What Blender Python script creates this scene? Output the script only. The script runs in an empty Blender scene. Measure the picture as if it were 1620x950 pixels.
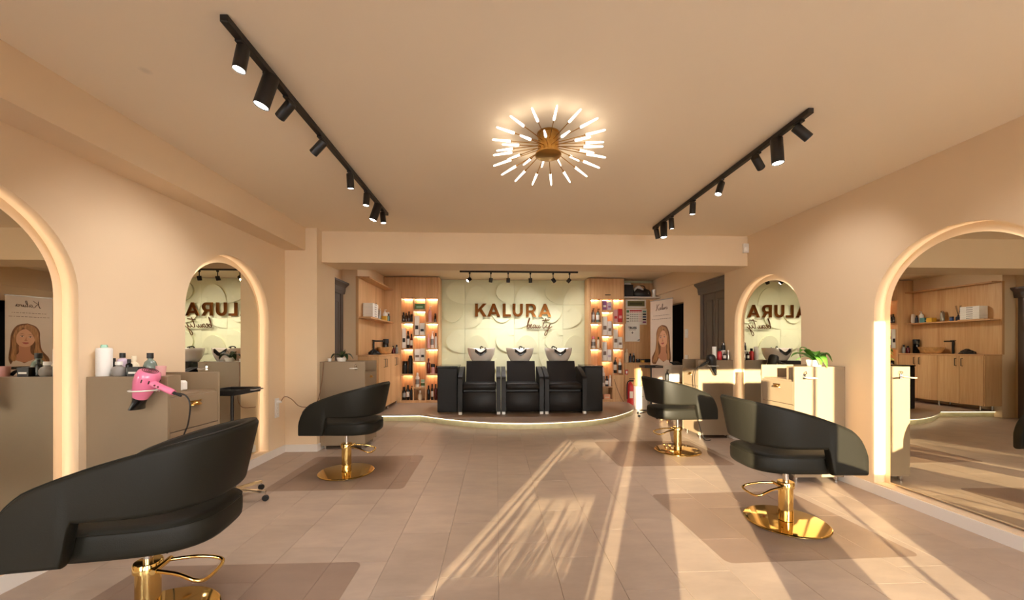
import bpy, math, random
from mathutils import Vector, Matrix
from mathutils.geometry import tessellate_polygon
random.seed(7)
PI = math.pi
S = bpy.context.scene
COL = S.collection

# ------------------------------------------------------------------ camera
CAM_H, PSI, F_PX = 1.30, 0.0405, 601.0
cd = bpy.data.cameras.new('camera')
cam = bpy.data.objects.new('camera', cd)
COL.objects.link(cam)
cam.location = (0, 0, CAM_H)
cam.rotation_euler = (PI / 2, 0, -PSI)
cd.sensor_fit = 'HORIZONTAL'
cd.sensor_width = 36
cd.lens = 36 * F_PX / 1620
cd.shift_y = (548.3 - 475) / 1620
cd.clip_start = .02
S.camera = cam

# ------------------------------------------------------------------ world, sun, exposure
W = bpy.data.worlds.new('world')
S.world = W
W.use_nodes = True
wn = W.node_tree.nodes
wl = W.node_tree.links
tcw = wn.new('ShaderNodeTexCoord')
sxw = wn.new('ShaderNodeSeparateXYZ')
wl.new(tcw.outputs['Generated'], sxw.inputs[0])
rmp = wn.new('ShaderNodeValToRGB')
rmp.color_ramp.elements[0].position = 0.0
rmp.color_ramp.elements[0].color = (1.0, .92, .78, 1)
rmp.color_ramp.elements[1].position = .6
rmp.color_ramp.elements[1].color = (.55, .68, .92, 1)
wl.new(sxw.outputs['Z'], rmp.inputs[0])
wl.new(rmp.outputs[0], wn['Background'].inputs['Color'])
wn['Background'].inputs['Strength'].default_value = 13.0
SUN_DIR = Vector((.406, .984, -.131)).normalized()
sd = bpy.data.lights.new('sun', 'SUN')
sd.energy = 21.0
sd.color = (1.0, .85, .58)
sd.angle = math.radians(.35)
sun = bpy.data.objects.new('sun', sd)
COL.objects.link(sun)
sun.rotation_euler = SUN_DIR.to_track_quat('-Z', 'Y').to_euler()
sun.location = (-3, -8, 3)
S.view_settings.view_transform = 'Standard'
S.view_settings.look = 'None'
S.view_settings.exposure = 0.43
S.view_settings.gamma = 1.0
S.view_settings.use_curve_mapping = False
S.cycles.use_denoising = True
S.cycles.max_bounces = 10
S.cycles.diffuse_bounces = 6
S.cycles.glossy_bounces = 6
S.cycles.transparent_max_bounces = 12
S.cycles.caustics_reflective = False
S.cycles.caustics_refractive = False
S.cycles.sample_clamp_indirect = 8
SPOT_W = 17.0
LED_S = 3.2

# ------------------------------------------------------------------ room numbers (metres)
WR, WL, H = 3.333, -2.607, 2.764
XB, ZB = -2.361, 2.486
Y0 = -1.2            # inner face of the shop front
YG = 8.35            # green tiled wall
PZ = .12             # platform height

# ------------------------------------------------------------------ materials
MATS = {}


def srgb(r, g, b):
    f = lambda v: (v / 255 / 12.92) if v / 255 <= .04045 else ((v / 255 + .055) / 1.055) ** 2.4
    return (f(r), f(g), f(b), 1)


def mat(name, col, rough=.5, metal=0.0, var=0.0, vscale=4.0, bump=0.0, bscale=60.0, emit=None, es=0.0,
        alpha=1.0, trans=0.0, coat=0.0, spec=.5, stretch=(1, 1, 1)):
    m = bpy.data.materials.new(name)
    m.use_nodes = True
    n, l = m.node_tree.nodes, m.node_tree.links
    b = n['Principled BSDF']
    b.inputs['Base Color'].default_value = col
    b.inputs['Roughness'].default_value = rough
    b.inputs['Metallic'].default_value = metal
    b.inputs['Specular IOR Level'].default_value = spec
    b.inputs['Coat Weight'].default_value = coat
    b.inputs['Transmission Weight'].default_value = trans
    b.inputs['Alpha'].default_value = alpha
    if emit:
        b.inputs['Emission Color'].default_value = emit
        b.inputs['Emission Strength'].default_value = es
    tc = mp = None
    if var or bump:
        tc = n.new('ShaderNodeTexCoord')
        mp = n.new('ShaderNodeMapping')
        mp.inputs['Scale'].default_value = stretch
        l.new(tc.outputs['Object'], mp.inputs['Vector'])
    if var:
        t = n.new('ShaderNodeTexNoise')
        t.inputs['Scale'].default_value = vscale
        t.inputs['Detail'].default_value = 6
        l.new(mp.outputs[0], t.inputs['Vector'])
        r = n.new('ShaderNodeMapRange')
        r.inputs['From Min'].default_value = .3
        r.inputs['From Max'].default_value = .7
        r.inputs['To Min'].default_value = 1 - var
        r.inputs['To Max'].default_value = 1 + var
        l.new(t.outputs['Fac'], r.inputs['Value'])
        mx = n.new('ShaderNodeVectorMath')
        mx.operation = 'SCALE'
        mx.inputs[0].default_value = col[:3]
        l.new(r.outputs[0], mx.inputs['Scale'])
        l.new(mx.outputs[0], b.inputs['Base Color'])
    if bump:
        t2 = n.new('ShaderNodeTexNoise')
        t2.inputs['Scale'].default_value = bscale
        t2.inputs['Detail'].default_value = 3
        l.new(mp.outputs[0], t2.inputs['Vector'])
        bp = n.new('ShaderNodeBump')
        bp.inputs['Strength'].default_value = bump
        bp.inputs['Distance'].default_value = .01
        l.new(t2.outputs['Fac'], bp.inputs['Height'])
        l.new(bp.outputs[0], b.inputs['Normal'])
    MATS[name] = m
    return m


def wood_mat(name, c1, c2, board=.14, axis=0):
    """oak boards: tone per board plus long grain along z"""
    m = bpy.data.materials.new(name)
    m.use_nodes = True
    n, l = m.node_tree.nodes, m.node_tree.links
    b = n['Principled BSDF']
    b.inputs['Roughness'].default_value = .48
    tc = n.new('ShaderNodeTexCoord')
    sx = n.new('ShaderNodeSeparateXYZ')
    l.new(tc.outputs['Object'], sx.inputs[0])
    ad = n.new('ShaderNodeMath'); ad.operation = 'ADD'
    l.new(sx.outputs['X'], ad.inputs[0]); l.new(sx.outputs['Y'], ad.inputs[1])
    dv = n.new('ShaderNodeMath'); dv.operation = 'DIVIDE'
    l.new(ad.outputs[0], dv.inputs[0]); dv.inputs[1].default_value = board
    fl = n.new('ShaderNodeMath'); fl.operation = 'FLOOR'
    l.new(dv.outputs[0], fl.inputs[0])
    wn_ = n.new('ShaderNodeTexWhiteNoise'); wn_.noise_dimensions = '1D'
    l.new(fl.outputs[0], wn_.inputs['W'])
    mp = n.new('ShaderNodeMapping')
    mp.inputs['Scale'].default_value = (38, 38, 1.6)
    l.new(tc.outputs['Object'], mp.inputs['Vector'])
    of = n.new('ShaderNodeVectorMath'); of.operation = 'ADD'
    l.new(mp.outputs[0], of.inputs[0]); l.new(wn_.outputs['Color'], of.inputs[1])
    ns = n.new('ShaderNodeTexNoise')
    ns.inputs['Scale'].default_value = 1.0
    ns.inputs['Detail'].default_value = 5
    ns.inputs['Distortion'].default_value = .6
    l.new(of.outputs[0], ns.inputs['Vector'])
    mr = n.new('ShaderNodeMath'); mr.operation = 'MULTIPLY_ADD'
    l.new(wn_.outputs['Value'], mr.inputs[0]); mr.inputs[1].default_value = .4
    sb = n.new('ShaderNodeMath'); sb.operation = 'MULTIPLY_ADD'
    l.new(ns.outputs['Fac'], sb.inputs[0]); sb.inputs[1].default_value = 1.3; sb.inputs[2].default_value = -.35
    l.new(sb.outputs[0], mr.inputs[2])
    mix = n.new('ShaderNodeMix'); mix.data_type = 'RGBA'
    l.new(mr.outputs[0], mix.inputs['Factor'])
    mix.inputs['A'].default_value = c1
    mix.inputs['B'].default_value = c2
    l.new(mix.outputs['Result'], b.inputs['Base Color'])
    MATS[name] = m


def tile_mat(name, col):
    m = mat(name, col, rough=.42, spec=.4)
    n, l = m.node_tree.nodes, m.node_tree.links
    b = n['Principled BSDF']
    tc = n.new('ShaderNodeTexCoord')
    oi = n.new('ShaderNodeObjectInfo')
    geo = n.new('ShaderNodeNewGeometry')
    mp = n.new('ShaderNodeMapping')
    mp.inputs['Scale'].default_value = (1.2, 3.2, 1)
    l.new(geo.outputs['Position'], mp.inputs['Vector'])
    ns = n.new('ShaderNodeTexNoise'); ns.noise_dimensions = '4D'
    ns.inputs['Scale'].default_value = 2.4; ns.inputs['Detail'].default_value = 7; ns.inputs['Roughness'].default_value = .62
    l.new(mp.outputs[0], ns.inputs['Vector'])
    ml = n.new('ShaderNodeMath'); ml.operation = 'MULTIPLY'; ml.inputs[1].default_value = 9
    l.new(oi.outputs['Random'], ml.inputs[0]); l.new(ml.outputs[0], ns.inputs['W'])
    r = n.new('ShaderNodeMapRange')
    r.inputs['From Min'].default_value = .25; r.inputs['From Max'].default_value = .75
    r.inputs['To Min'].default_value = .84; r.inputs['To Max'].default_value = 1.15
    l.new(ns.outputs['Fac'], r.inputs['Value'])
    r2 = n.new('ShaderNodeMapRange')
    r2.inputs['To Min'].default_value = .95; r2.inputs['To Max'].default_value = 1.05
    l.new(oi.outputs['Random'], r2.inputs['Value'])
    mu = n.new('ShaderNodeMath'); mu.operation = 'MULTIPLY'
    l.new(r.outputs[0], mu.inputs[0]); l.new(r2.outputs[0], mu.inputs[1])
    mx = n.new('ShaderNodeVectorMath'); mx.operation = 'SCALE'; mx.inputs[0].default_value = col[:3]
    l.new(mu.outputs[0], mx.inputs['Scale']); l.new(mx.outputs[0], b.inputs['Base Color'])
    rr = n.new('ShaderNodeMapRange')
    rr.inputs['To Min'].default_value = .34; rr.inputs['To Max'].default_value = .52
    l.new(ns.outputs['Fac'], rr.inputs['Value']); l.new(rr.outputs[0], b.inputs['Roughness'])
    bp = n.new('ShaderNodeBump'); bp.inputs['Strength'].default_value = .08; bp.inputs['Distance'].default_value = .004
    l.new(ns.outputs['Fac'], bp.inputs['Height']); l.new(bp.outputs[0], b.inputs['Normal'])


mat('wall', srgb(232, 207, 172), .75, var=.02, vscale=1.2, bump=.05, bscale=180)
mat('ceiling', srgb(240, 223, 194), .8, var=.012, vscale=.8)
def ceiling_stain():
    # faint round water mark near the long track
    m = MATS['ceiling']
    n, l = m.node_tree.nodes, m.node_tree.links
    g = n.new('ShaderNodeNewGeometry')
    d = n.new('ShaderNodeVectorMath'); d.operation = 'DISTANCE'
    d.inputs[1].default_value = (-1.863, 2.094, H)
    l.new(g.outputs['Position'], d.inputs[0])
    r = n.new('ShaderNodeMapRange')
    r.inputs['From Min'].default_value = .012; r.inputs['From Max'].default_value = .034
    r.inputs['To Min'].default_value = .86; r.inputs['To Max'].default_value = 1.0
    l.new(d.outputs['Value'], r.inputs['Value'])
    b = n['Principled BSDF']
    src = b.inputs['Base Color'].links[0].from_socket
    mx = n.new('ShaderNodeVectorMath'); mx.operation = 'SCALE'
    l.new(src, mx.inputs[0]); l.new(r.outputs[0], mx.inputs['Scale']); l.new(mx.outputs[0], b.inputs['Base Color'])


ceiling_stain()
mat('white_trim', srgb(226, 218, 208), .45)
tile_mat('floor_tile', srgb(170, 149, 129))
mat('joint', srgb(128, 108, 92), .8)
mat('riser', srgb(196, 188, 150), .35, var=.12, vscale=9)
wood_mat('oak', srgb(200, 152, 102), srgb(232, 192, 142))
mat('oak_plain', srgb(206, 160, 112), .5, var=.08, vscale=20, stretch=(1, 1, .1))
mat('green_tile', srgb(222, 222, 184), .5, var=.015)
mat('taupe', srgb(143, 123, 98), .5, var=.015, vscale=3)
mat('grey_door', srgb(98, 88, 82), .5)
mat('dark_room', srgb(22, 18, 16), .9)
mat('leather', srgb(33, 31, 25), .5, bump=.10, bscale=260, spec=.16)
mat('leather_wash', srgb(25, 21, 19), .5, bump=.08, bscale=240, spec=.35)
mat('black', srgb(20, 19, 18), .5)
mat('black_metal', srgb(26, 23, 21), .42)
mat('black_gloss', srgb(12, 12, 12), .15)
mat('gold', srgb(238, 204, 128), .07, 1.0)
mat('brass', srgb(190, 146, 80), .28, 1.0)
mat('sign_gold', srgb(168, 116, 66), .12, 1.0)
mat('sign_dark', srgb(104, 68, 38), .35, .6)
mat('chrome', srgb(214, 208, 200), .12, 1.0)
mat('steel', srgb(170, 164, 156), .3, 1.0)
mat('mirror', srgb(226, 222, 208), .0, 1.0)
mat('ceramic', srgb(236, 226, 214), .12, coat=.4)
mat('white', srgb(234, 230, 222), .4)
mat('paper', srgb(240, 236, 228), .6)
mat('cream', srgb(232, 216, 184), .4)
mat('pink', srgb(238, 128, 164), .22, coat=.5)
mat('pale_pink', srgb(226, 170, 168), .35)
mat('red', srgb(196, 40, 44), .3)
mat('maroon', srgb(92, 22, 28), .25)
mat('green_box', srgb(92, 134, 84), .5)
mat('mint', srgb(168, 214, 190), .4)
mat('teal', srgb(96, 150, 150), .4)
mat('yellow', srgb(226, 178, 62), .4)
mat('purple', srgb(138, 84, 138), .4)
mat('lilac', srgb(196, 178, 196), .35)
mat('brown_bottle', srgb(54, 30, 20), .15, coat=.5)
mat('grey_green', srgb(112, 126, 116), .2, coat=.3)
mat('warm_grey', srgb(206, 196, 180), .4)
mat('grey', srgb(140, 134, 128), .4)
mat('blue', srgb(58, 82, 134), .4)
mat('navy', srgb(34, 40, 58), .35)
mat('peach', srgb(234, 172, 134), .4)
mat('leaf', srgb(84, 142, 46), .35, var=.25, vscale=14)
mat('leaf_dark', srgb(44, 66, 32), .35, var=.25, vscale=14)
mat('soil', srgb(60, 44, 32), .9, var=.3, vscale=60)
mat('stone_bowl', srgb(206, 160, 104), .4, var=.3, vscale=18)
mat('concrete', srgb(150, 146, 140), .8, var=.06)
mat('print_bg', srgb(222, 204, 186), .5, var=.03, vscale=2)
mat('print_hair', srgb(128, 84, 52), .5, var=.45, vscale=7, stretch=(9, 9, 1.2))
mat('print_hair_light', srgb(176, 126, 82), .5, var=.35, vscale=7, stretch=(9, 9, 1.2))
mat('print_skin', srgb(226, 170, 134), .5, var=.04, vscale=6)
mat('print_skin_shade', srgb(198, 138, 104), .5)
mat('print_lip', srgb(182, 92, 84), .5)
mat('print_dark', srgb(62, 40, 30), .5)
mat('print_text', srgb(120, 98, 84), .5)
mat('print_black', srgb(22, 20, 20), .5)
mat('olive', srgb(96, 92, 52), .3)
mat('olive_dark', srgb(58, 54, 32), .3)
mat('led', (1, 1, 1, 1), emit=(1.0, .88, .66, 1), es=LED_S)
mat('led_soft', (1, 1, 1, 1), emit=(1.0, .74, .44, 1), es=LED_S)
mat('lamp_tube', (1, 1, 1, 1), emit=(1.0, .88, .74, 1), es=3.2)
mat('spot_lens', (1, 1, 1, 1), emit=(1.0, .93, .86, 1), es=20)
mat('glass', (1, 1, 1, 1), .0, trans=1.0)


def glass_fix():
    m = bpy.data.materials['glass']
    n, l = m.node_tree.nodes, m.node_tree.links
    n.clear()
    o = n.new('ShaderNodeOutputMaterial')
    t = n.new('ShaderNodeBsdfTransparent')
    g = n.new('ShaderNodeBsdfGlossy')
    g.inputs['Roughness'].default_value = .02
    f = n.new('ShaderNodeFresnel'); f.inputs['IOR'].default_value = 1.25
    mx = n.new('ShaderNodeMixShader')
    l.new(f.outputs[0], mx.inputs[0]); l.new(t.outputs[0], mx.inputs[1]); l.new(g.outputs[0], mx.inputs[2])
    l.new(mx.outputs[0], o.inputs['Surface'])


glass_fix()


def pvc():
    m = bpy.data.materials.new('pvc')
    m.use_nodes = True
    n, l = m.node_tree.nodes, m.node_tree.links
    b = n['Principled BSDF']
    b.inputs['Base Color'].default_value = srgb(140, 116, 100)
    b.inputs['Roughness'].default_value = .3
    o = n['Material Output']
    t = n.new('ShaderNodeBsdfTransparent')
    t.inputs['Color'].default_value = (.965, .945, .935, 1)
    mx = n.new('ShaderNodeMixShader')
    mx.inputs[0].default_value = .10
    l.new(t.outputs[0], mx.inputs[1]); l.new(b.outputs[0], mx.inputs[2]); l.new(mx.outputs[0], o.inputs['Surface'])
    MATS['pvc'] = m


pvc()


# ------------------------------------------------------------------ mesh builder
class MB:
    def __init__(s):
        s.v = []
        s.f = []

    def add(s, vs, fs):
        o = len(s.v)
        s.v += [tuple(p) for p in vs]
        s.f += [tuple(i + o for i in f) for f in fs]
        return s

    def box(s, x0, x1, y0, y1, z0, z1, bev=0.0):
        if bev <= 0:
            vs = [(x0, y0, z0), (x1, y0, z0), (x1, y1, z0), (x0, y1, z0), (x0, y0, z1), (x1, y0, z1), (x1, y1, z1), (x0, y1, z1)]
            return s.add(vs, [(3, 2, 1, 0), (4, 5, 6, 7), (0, 1, 5, 4), (1, 2, 6, 5), (2, 3, 7, 6), (3, 0, 4, 7)])
        b = min(bev, (x1 - x0) * .49, (y1 - y0) * .49, (z1 - z0) * .49)
        vs, idx = [], {}
        for i, (xa, xb) in enumerate(((x0, x0 + b), (x1, x1 - b))):
            for j, (ya, yb) in enumerate(((y0, y0 + b), (y1, y1 - b))):
                for k, (za, zb) in enumerate(((z0, z0 + b), (z1, z1 - b))):
                    for a, p in enumerate(((xa, yb, zb), (xb, ya, zb), (xb, yb, za))):
                        idx[i, j, k, a] = len(vs)
                        vs.append(p)
        g = lambda i, j, k, a: idx[i, j, k, a]
        fs = []
        for i in (0, 1):
            q = [g(i, 0, 0, 0), g(i, 1, 0, 0), g(i, 1, 1, 0), g(i, 0, 1, 0)]
            fs.append(q if i else q[::-1])
            q = [g(0, i, 0, 1), g(1, i, 0, 1), g(1, i, 1, 1), g(0, i, 1, 1)]
            fs.append(q[::-1] if i else q)
            q = [g(0, 0, i, 2), g(1, 0, i, 2), g(1, 1, i, 2), g(0, 1, i, 2)]
            fs.append(q if i else q[::-1])
        for i in (0, 1):
            for j in (0, 1):
                fs.append([g(i, j, 0, 0), g(i, j, 1, 0), g(i, j, 1, 1), g(i, j, 0, 1)])
                fs.append([g(i, 0, j, 0), g(i, 1, j, 0), g(i, 1, j, 2), g(i, 0, j, 2)])
                fs.append([g(0, i, j, 1), g(1, i, j, 1), g(1, i, j, 2), g(0, i, j, 2)])
                for k in (0, 1):
                    fs.append([g(i, j, k, 0), g(i, j, k, 1), g(i, j, k, 2)])
        return s.add(vs, fs)

    def loft(s, rings, cap0=True, cap1=True, closed=True):
        n = len(rings[0])
        vs = [p for r in rings for p in r]
        fs = []
        for a in range(len(rings) - 1):
            for i in range(n if closed else n - 1):
                j = (i + 1) % n
                fs.append((a * n + i, a * n + j, (a + 1) * n + j, (a + 1) * n + i))
        if cap0:
            fs.append(tuple(range(n))[::-1])
        if cap1:
            fs.append(tuple((len(rings) - 1) * n + i for i in range(n)))
        return s.add(vs, fs)

    def lathe(s, prof, seg=20, c=(0, 0, 0), axis=None, sx=1, sy=1):
        """prof: list of (r, h) along +z (or along axis)"""
        rings = []
        for r, h in prof:
            rings.append([Vector((sx * r * math.cos(2 * PI * i / seg), sy * r * math.sin(2 * PI * i / seg), h)) for i in range(seg)])
        M = Matrix.Translation(Vector(c))
        if axis is not None:
            M = M @ Vector(axis).normalized().to_track_quat('Z', 'Y').to_matrix().to_4x4()
        rings = [[tuple(M @ p) for p in r] for r in rings]
        return s.loft(rings)

    def cyl(s, a, b, r0, r1=None, seg=16):
        a, b = Vector(a), Vector(b)
        r1 = r0 if r1 is None else r1
        return s.lathe([(r0, 0), (r1, (b - a).length)], seg, a, b - a)

    def tube(s, pts, r, seg=8, closed=False):
        P = [Vector(p) for p in pts]
        n = len(P)
        rings = []
        up = None
        for i in range(n):
            if closed:
                t = P[(i + 1) % n] - P[i - 1]
            else:
                t = P[min(i + 1, n - 1)] - P[max(i - 1, 0)]
            t.normalize()
            if up is None:
                up = Vector((0, 0, 1)) if abs(t.z) < .9 else Vector((1, 0, 0))
            u = (up - t * up.dot(t)).normalized()
            w = t.cross(u)
            up = u
            rr = r[i] if isinstance(r, (list, tuple)) else r
            rings.append([tuple(P[i] + (u * math.cos(2 * PI * k / seg) + w * math.sin(2 * PI * k / seg)) * rr) for k in range(seg)])
        if closed:
            rings.append(rings[0])
            return s.loft(rings, False, False)
        return s.loft(rings)

    def prism(s, poly, fn, d0, d1, holes=()):
        """poly in 2D, fn(u, v, d) -> xyz; solid between d0 and d1"""
        loops = [poly] + list(holes)
        allp = [p for lp in loops for p in lp]
        tris = tessellate_polygon([[Vector((p[0], p[1], 0)) for p in lp] for lp in loops])
        n = len(allp)
        vs = [fn(p[0], p[1], d0) for p in allp] + [fn(p[0], p[1], d1) for p in allp]
        fs = []
        for t in tris:
            fs.append((t[0], t[1], t[2]))
            fs.append((t[2] + n, t[1] + n, t[0] + n))
        o = 0
        for lp in loops:
            m = len(lp)
            for i in range(m):
                j = (i + 1) % m
                fs.append((o + i, o + j, o + j + n, o + i + n))
            o += m
        return s.add(vs, fs)

    def build(s, name, material, parent=None, smooth=None, world=False, at=None):
        vs = s.v
        if world and parent is not None:
            L = parent['_o'] if '_o' in parent.keys() else parent.location
            vs = [(a - L[0], b - L[1], c - L[2]) for a, b, c in vs]
        if at is not None:
            vs = [(a - at[0], b - at[1], c - at[2]) for a, b, c in vs]
        me = bpy.data.meshes.new(name)
        me.from_pydata(vs, [], s.f)
        import bmesh
        bm = bmesh.new()
        bm.from_mesh(me)
        bmesh.ops.recalc_face_normals(bm, faces=bm.faces)
        bm.to_mesh(me)
        bm.free()
        if smooth:
            for p in me.polygons:
                p.use_smooth = True
            me.set_sharp_from_angle(angle=math.radians(smooth))
        me.materials.append(MATS[material] if material in MATS else bpy.data.materials[material])
        o = bpy.data.objects.new(name, me)
        COL.objects.link(o)
        if parent is not None:
            o.parent = parent
        if at is not None:
            o.location = at
        return o


LABELS = set()


def tag(o, label, cat, group=None):
    o['label'] = label
    o['category'] = cat
    if group:
        o['group'] = group
    return o


def thing(name, label, cat, loc=(0, 0, 0), rotz=0, group=None):
    o = bpy.data.objects.new(name, None)
    COL.objects.link(o)
    o.empty_display_size = .1
    o.location = loc
    o.rotation_euler = (0, 0, rotz)
    return tag(o, label, cat, group)


def struct(o):
    o['kind'] = 'structure'
    return o


def dup(root, loc, rotz=None, label=None, group=None):
    def cp(o, par):
        c = o.copy()
        COL.objects.link(c)
        c.parent = par
        for ch in kids.get(o.name, []):
            cp(ch, c)
        return c
    kids = {}
    for o in list(COL.objects):
        if o.parent:
            kids.setdefault(o.parent.name, []).append(o)
    r = cp(root, None)
    r.location = loc
    if rotz is not None:
        r.rotation_euler = (0, 0, rotz)
    if label:
        r['label'] = label
    if group:
        r['group'] = group
    return r


def smooth_path(pts, n=6):
    P = [Vector(p) for p in pts]
    out = []
    for i in range(len(P) - 1):
        p0, p1, p2, p3 = P[max(i - 1, 0)], P[i], P[i + 1], P[min(i + 2, len(P) - 1)]
        for k in range(n):
            t = k / n
            out.append(.5 * ((2 * p1) + (p2 - p0) * t + (2 * p0 - 5 * p1 + 4 * p2 - p3) * t * t + (-p0 + 3 * p1 - 3 * p2 + p3) * t ** 3))
    out.append(P[-1])
    return out


def lerp_tab(tab, x):
    for (a, va), (b, vb) in zip(tab, tab[1:]):
        if a <= x <= b:
            return va + (vb - va) * (x - a) / (b - a)
    return tab[0][1] if x < tab[0][0] else tab[-1][1]

# ================================================================== STRUCTURE
ARC_R, ARC_Z, ARC_B = .583, 1.608, .098
NICHE = .10
ARCH_L = (1.896, 3.874)
ARCH_R = (2.642, 4.613)


def arch(yc, r, zb, n=40):
    pts = [(yc + r, zb)]
    for i in range(n + 1):
        a = PI * i / n
        pts.append((yc + r * math.cos(a), ARC_Z + r * math.sin(a)))
    pts.append((yc - r, zb))
    return pts


# floor slab and tiles
floor = struct(MB().box(-2.80, 3.62, Y0 - .1, 8.5, -.12, -.008).build('floor', 'joint'))
TW, TL, GAP = .335, .67, .0014
tile_cache = {}
ix = 0
x = .012 - TW * 9
while x < 3.5:
    off = [0, .36, .18, .52][ix % 4]
    y = Y0 - TL + off - (.005)
    while y < 7.7:
        x0, x1, y0, y1 = max(x, WL), min(x + TW, 3.5), max(y, Y0), y + TL
        if y1 < 4.9:
            x1 = min(x1, WR)
        hidden = (y0 > 6.75 and x1 < 2.3) or (y0 > 7.0 and x0 < 2.0)
        if x1 - x0 > .03 and y1 - y0 > .03 and not hidden:
            key = (round(x1 - x0, 3), round(y1 - y0, 3))
            if key not in tile_cache:
                t = MB().box(0, key[0] - GAP, 0, key[1] - GAP, -.008, 0, .0012).build('tile', 'floor_tile', floor)
                tile_cache[key] = t.data
            else:
                t = bpy.data.objects.new('tile', tile_cache[key])
                COL.objects.link(t)
                t.parent = floor
            t.location = (x0, y0, 0)
        y += TL
    x += TW
    ix += 1

# ceiling
struct(MB().box(-2.80, 3.62, Y0 - .1, 8.5, H, H + .1).build('ceiling', 'ceiling'))

# side walls with arched niches
wl_ = MB()
wl_.prism([(Y0, 0), (4.79, 0), (4.79, H), (Y0, H)], lambda u, v, d: (d, u, v), WL, WL - NICHE,
          [arch(c, ARC_R, ARC_B)[::-1] for c in ARCH_L])
wl_.box(WL - NICHE - .1, WL - NICHE, Y0, 4.79, 0, H)
struct(wl_.build('wall_left', 'wall', smooth=30))
wr_ = MB()
wr_.prism([(Y0, 0), (5.43, 0), (5.43, H), (Y0, H)], lambda u, v, d: (d, u, v), WR, WR + NICHE,
          [arch(c, ARC_R, ARC_B)[::-1] for c in ARCH_R])
wr_.box(WR + NICHE, WR + NICHE + .1, Y0, 5.43, 0, H)
struct(wr_.build('wall_right', 'wall', smooth=30))

# long beam under the ceiling on the left, header across the room, column
struct(MB().box(WL, XB, Y0, 4.79, ZB, H).build('beam', 'wall'))
struct(MB().box(-2.22, WR, 4.92, 5.37, 2.367, H).build('header_beam', 'wall'))
struct(MB().box(-2.85, -2.22, 4.79, 5.31, 0, H).build('column', 'wall'))

# back room walls
struct(MB().box(-2.85, -2.607, 5.31, 6.52, 0, H).build('wall_side_left', 'wall'))
struct(MB().box(-2.85, -2.35, 6.52, 8.5, 0, H).build('wall_back_left', 'wall'))
wb = MB().prism([(5.43, 0), (8.5, 0), (8.5, H), (5.43, H)], lambda u, v, d: (d, u, v), 3.5, 3.6,
                [[(6.98, .002), (7.78, .002), (7.78, 2.13), (6.98, 2.13)][::-1]])
struct(wb.build('wall_back_right', 'wall'))
struct(MB().box(3.465, 3.5, 5.43, 8.35, 2.40, H).build('trim_1', 'wall'))
dk = MB().box(3.6, 4.3, 6.9, 7.86, 0, 2.3)
dk.f = [f for k, f in enumerate(dk.f) if k != 5]
struct(dk.build('wall_passage', 'dark_room'))
struct(MB().box(-2.35, 3.6, YG + .03, YG + .15, 0, H).build('wall_back', 'green_tile'))
back_wall = bpy.data.objects['wall_back']

# green relief tiles: half-ellipse swells turning from tile to tile
TS = .5405


def relief(kind):
    m = MB()
    h = TS / 2 - .0012
    m.box(-h, h, 0, .03, -h, h)
    n = 24
    a, dep, ht = h * .98, .40, .042
    rot = {'L': 1, 'U': 2, 'D': 0, 'R': 3}[kind]
    # canonical: flat side on top, bulge downward ('D')
    top, bot = [], []
    for i in range(n + 1):
        t = PI * i / n
        u, v = a * math.cos(t), h - dep * math.sin(t)
        k = math.sin(t)
        for lst, y in ((top, -ht * (.12 + .88 * k ** .8)), (bot, .001)):
            lst.append((u, y, v))

    def R(p):
        u, y, v = p
        for _ in range(rot):
            u, v = v, -u
        return (u, y, v)
    mid = [(p[0] * .5, -ht * .35 * 1.0, h - (h - p[2]) * .5) for p in top]
    base = [(a * math.cos(PI * i / n), -.003, h) for i in range(n + 1)]
    vs = [R(p) for p in top + bot + mid + base]
    N = n + 1
    fs = []
    for i in range(n):
        fs.append((i, i + 1, N + i + 1, N + i))
        fs.append((2 * N + i, 2 * N + i + 1, i + 1, i))
        fs.append((3 * N + i, 3 * N + i + 1, 2 * N + i + 1, 2 * N + i))
    m.add(vs, fs)
    return m


rel = {}
for r in range(5):
    for c in range(6):
        kind = (('L', 'U'), ('D', 'R'))[r % 2][c % 2]
        loc = (-1.235 + TS * (c + .5), YG, 2.760 - TS * (r + .5))
        if kind not in rel:
            t = relief(kind).build('tile', 'green_tile', back_wall, smooth=35)
            rel[kind] = t.data
        else:
            t = bpy.data.objects.new('tile', rel[kind])
            COL.objects.link(t)
            t.parent = back_wall
        t.location = loc

# baseboards
bl = MB().box(WL, WL + .014, Y0, 4.79, 0, .088).box(WL, -2.206, 4.776, 4.79, 0, .088).box(-2.22, -2.206, 4.79, 5.31, 0, .088)
struct(bl.build('baseboard_left', 'white_trim'))
struct(MB().box(WR - .014, WR, Y0, 5.43, 0, .088).build('baseboard_right', 'white_trim'))

# platform with lit riser
pl_pts = [(-1.33, 6.64), (-1.02, 6.42), (-.675, 6.215), (-.27, 6.03), (.14, 5.93), (.54, 5.90), (.94, 5.94), (1.30, 6.02), (1.59, 6.13),
          (1.93, 6.35), (2.22, 6.63), (2.48, 6.94), (2.66, 7.23), (2.74, 7.6), (2.76, 7.99)]
edge = [(p.x, p.y) for p in smooth_path([(a, b, 0) for a, b in pl_pts], 3)]
edge = [(-2.35, 6.61)] + edge


def inset(path, d):
    out = []
    for i, p in enumerate(path):
        a, b = path[max(i - 1, 0)], path[min(i + 1, len(path) - 1)]
        tx, ty = b[0] - a[0], b[1] - a[1]
        L = math.hypot(tx, ty)
        out.append((p[0] - ty / L * d, p[1] + tx / L * d))
    return out


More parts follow.
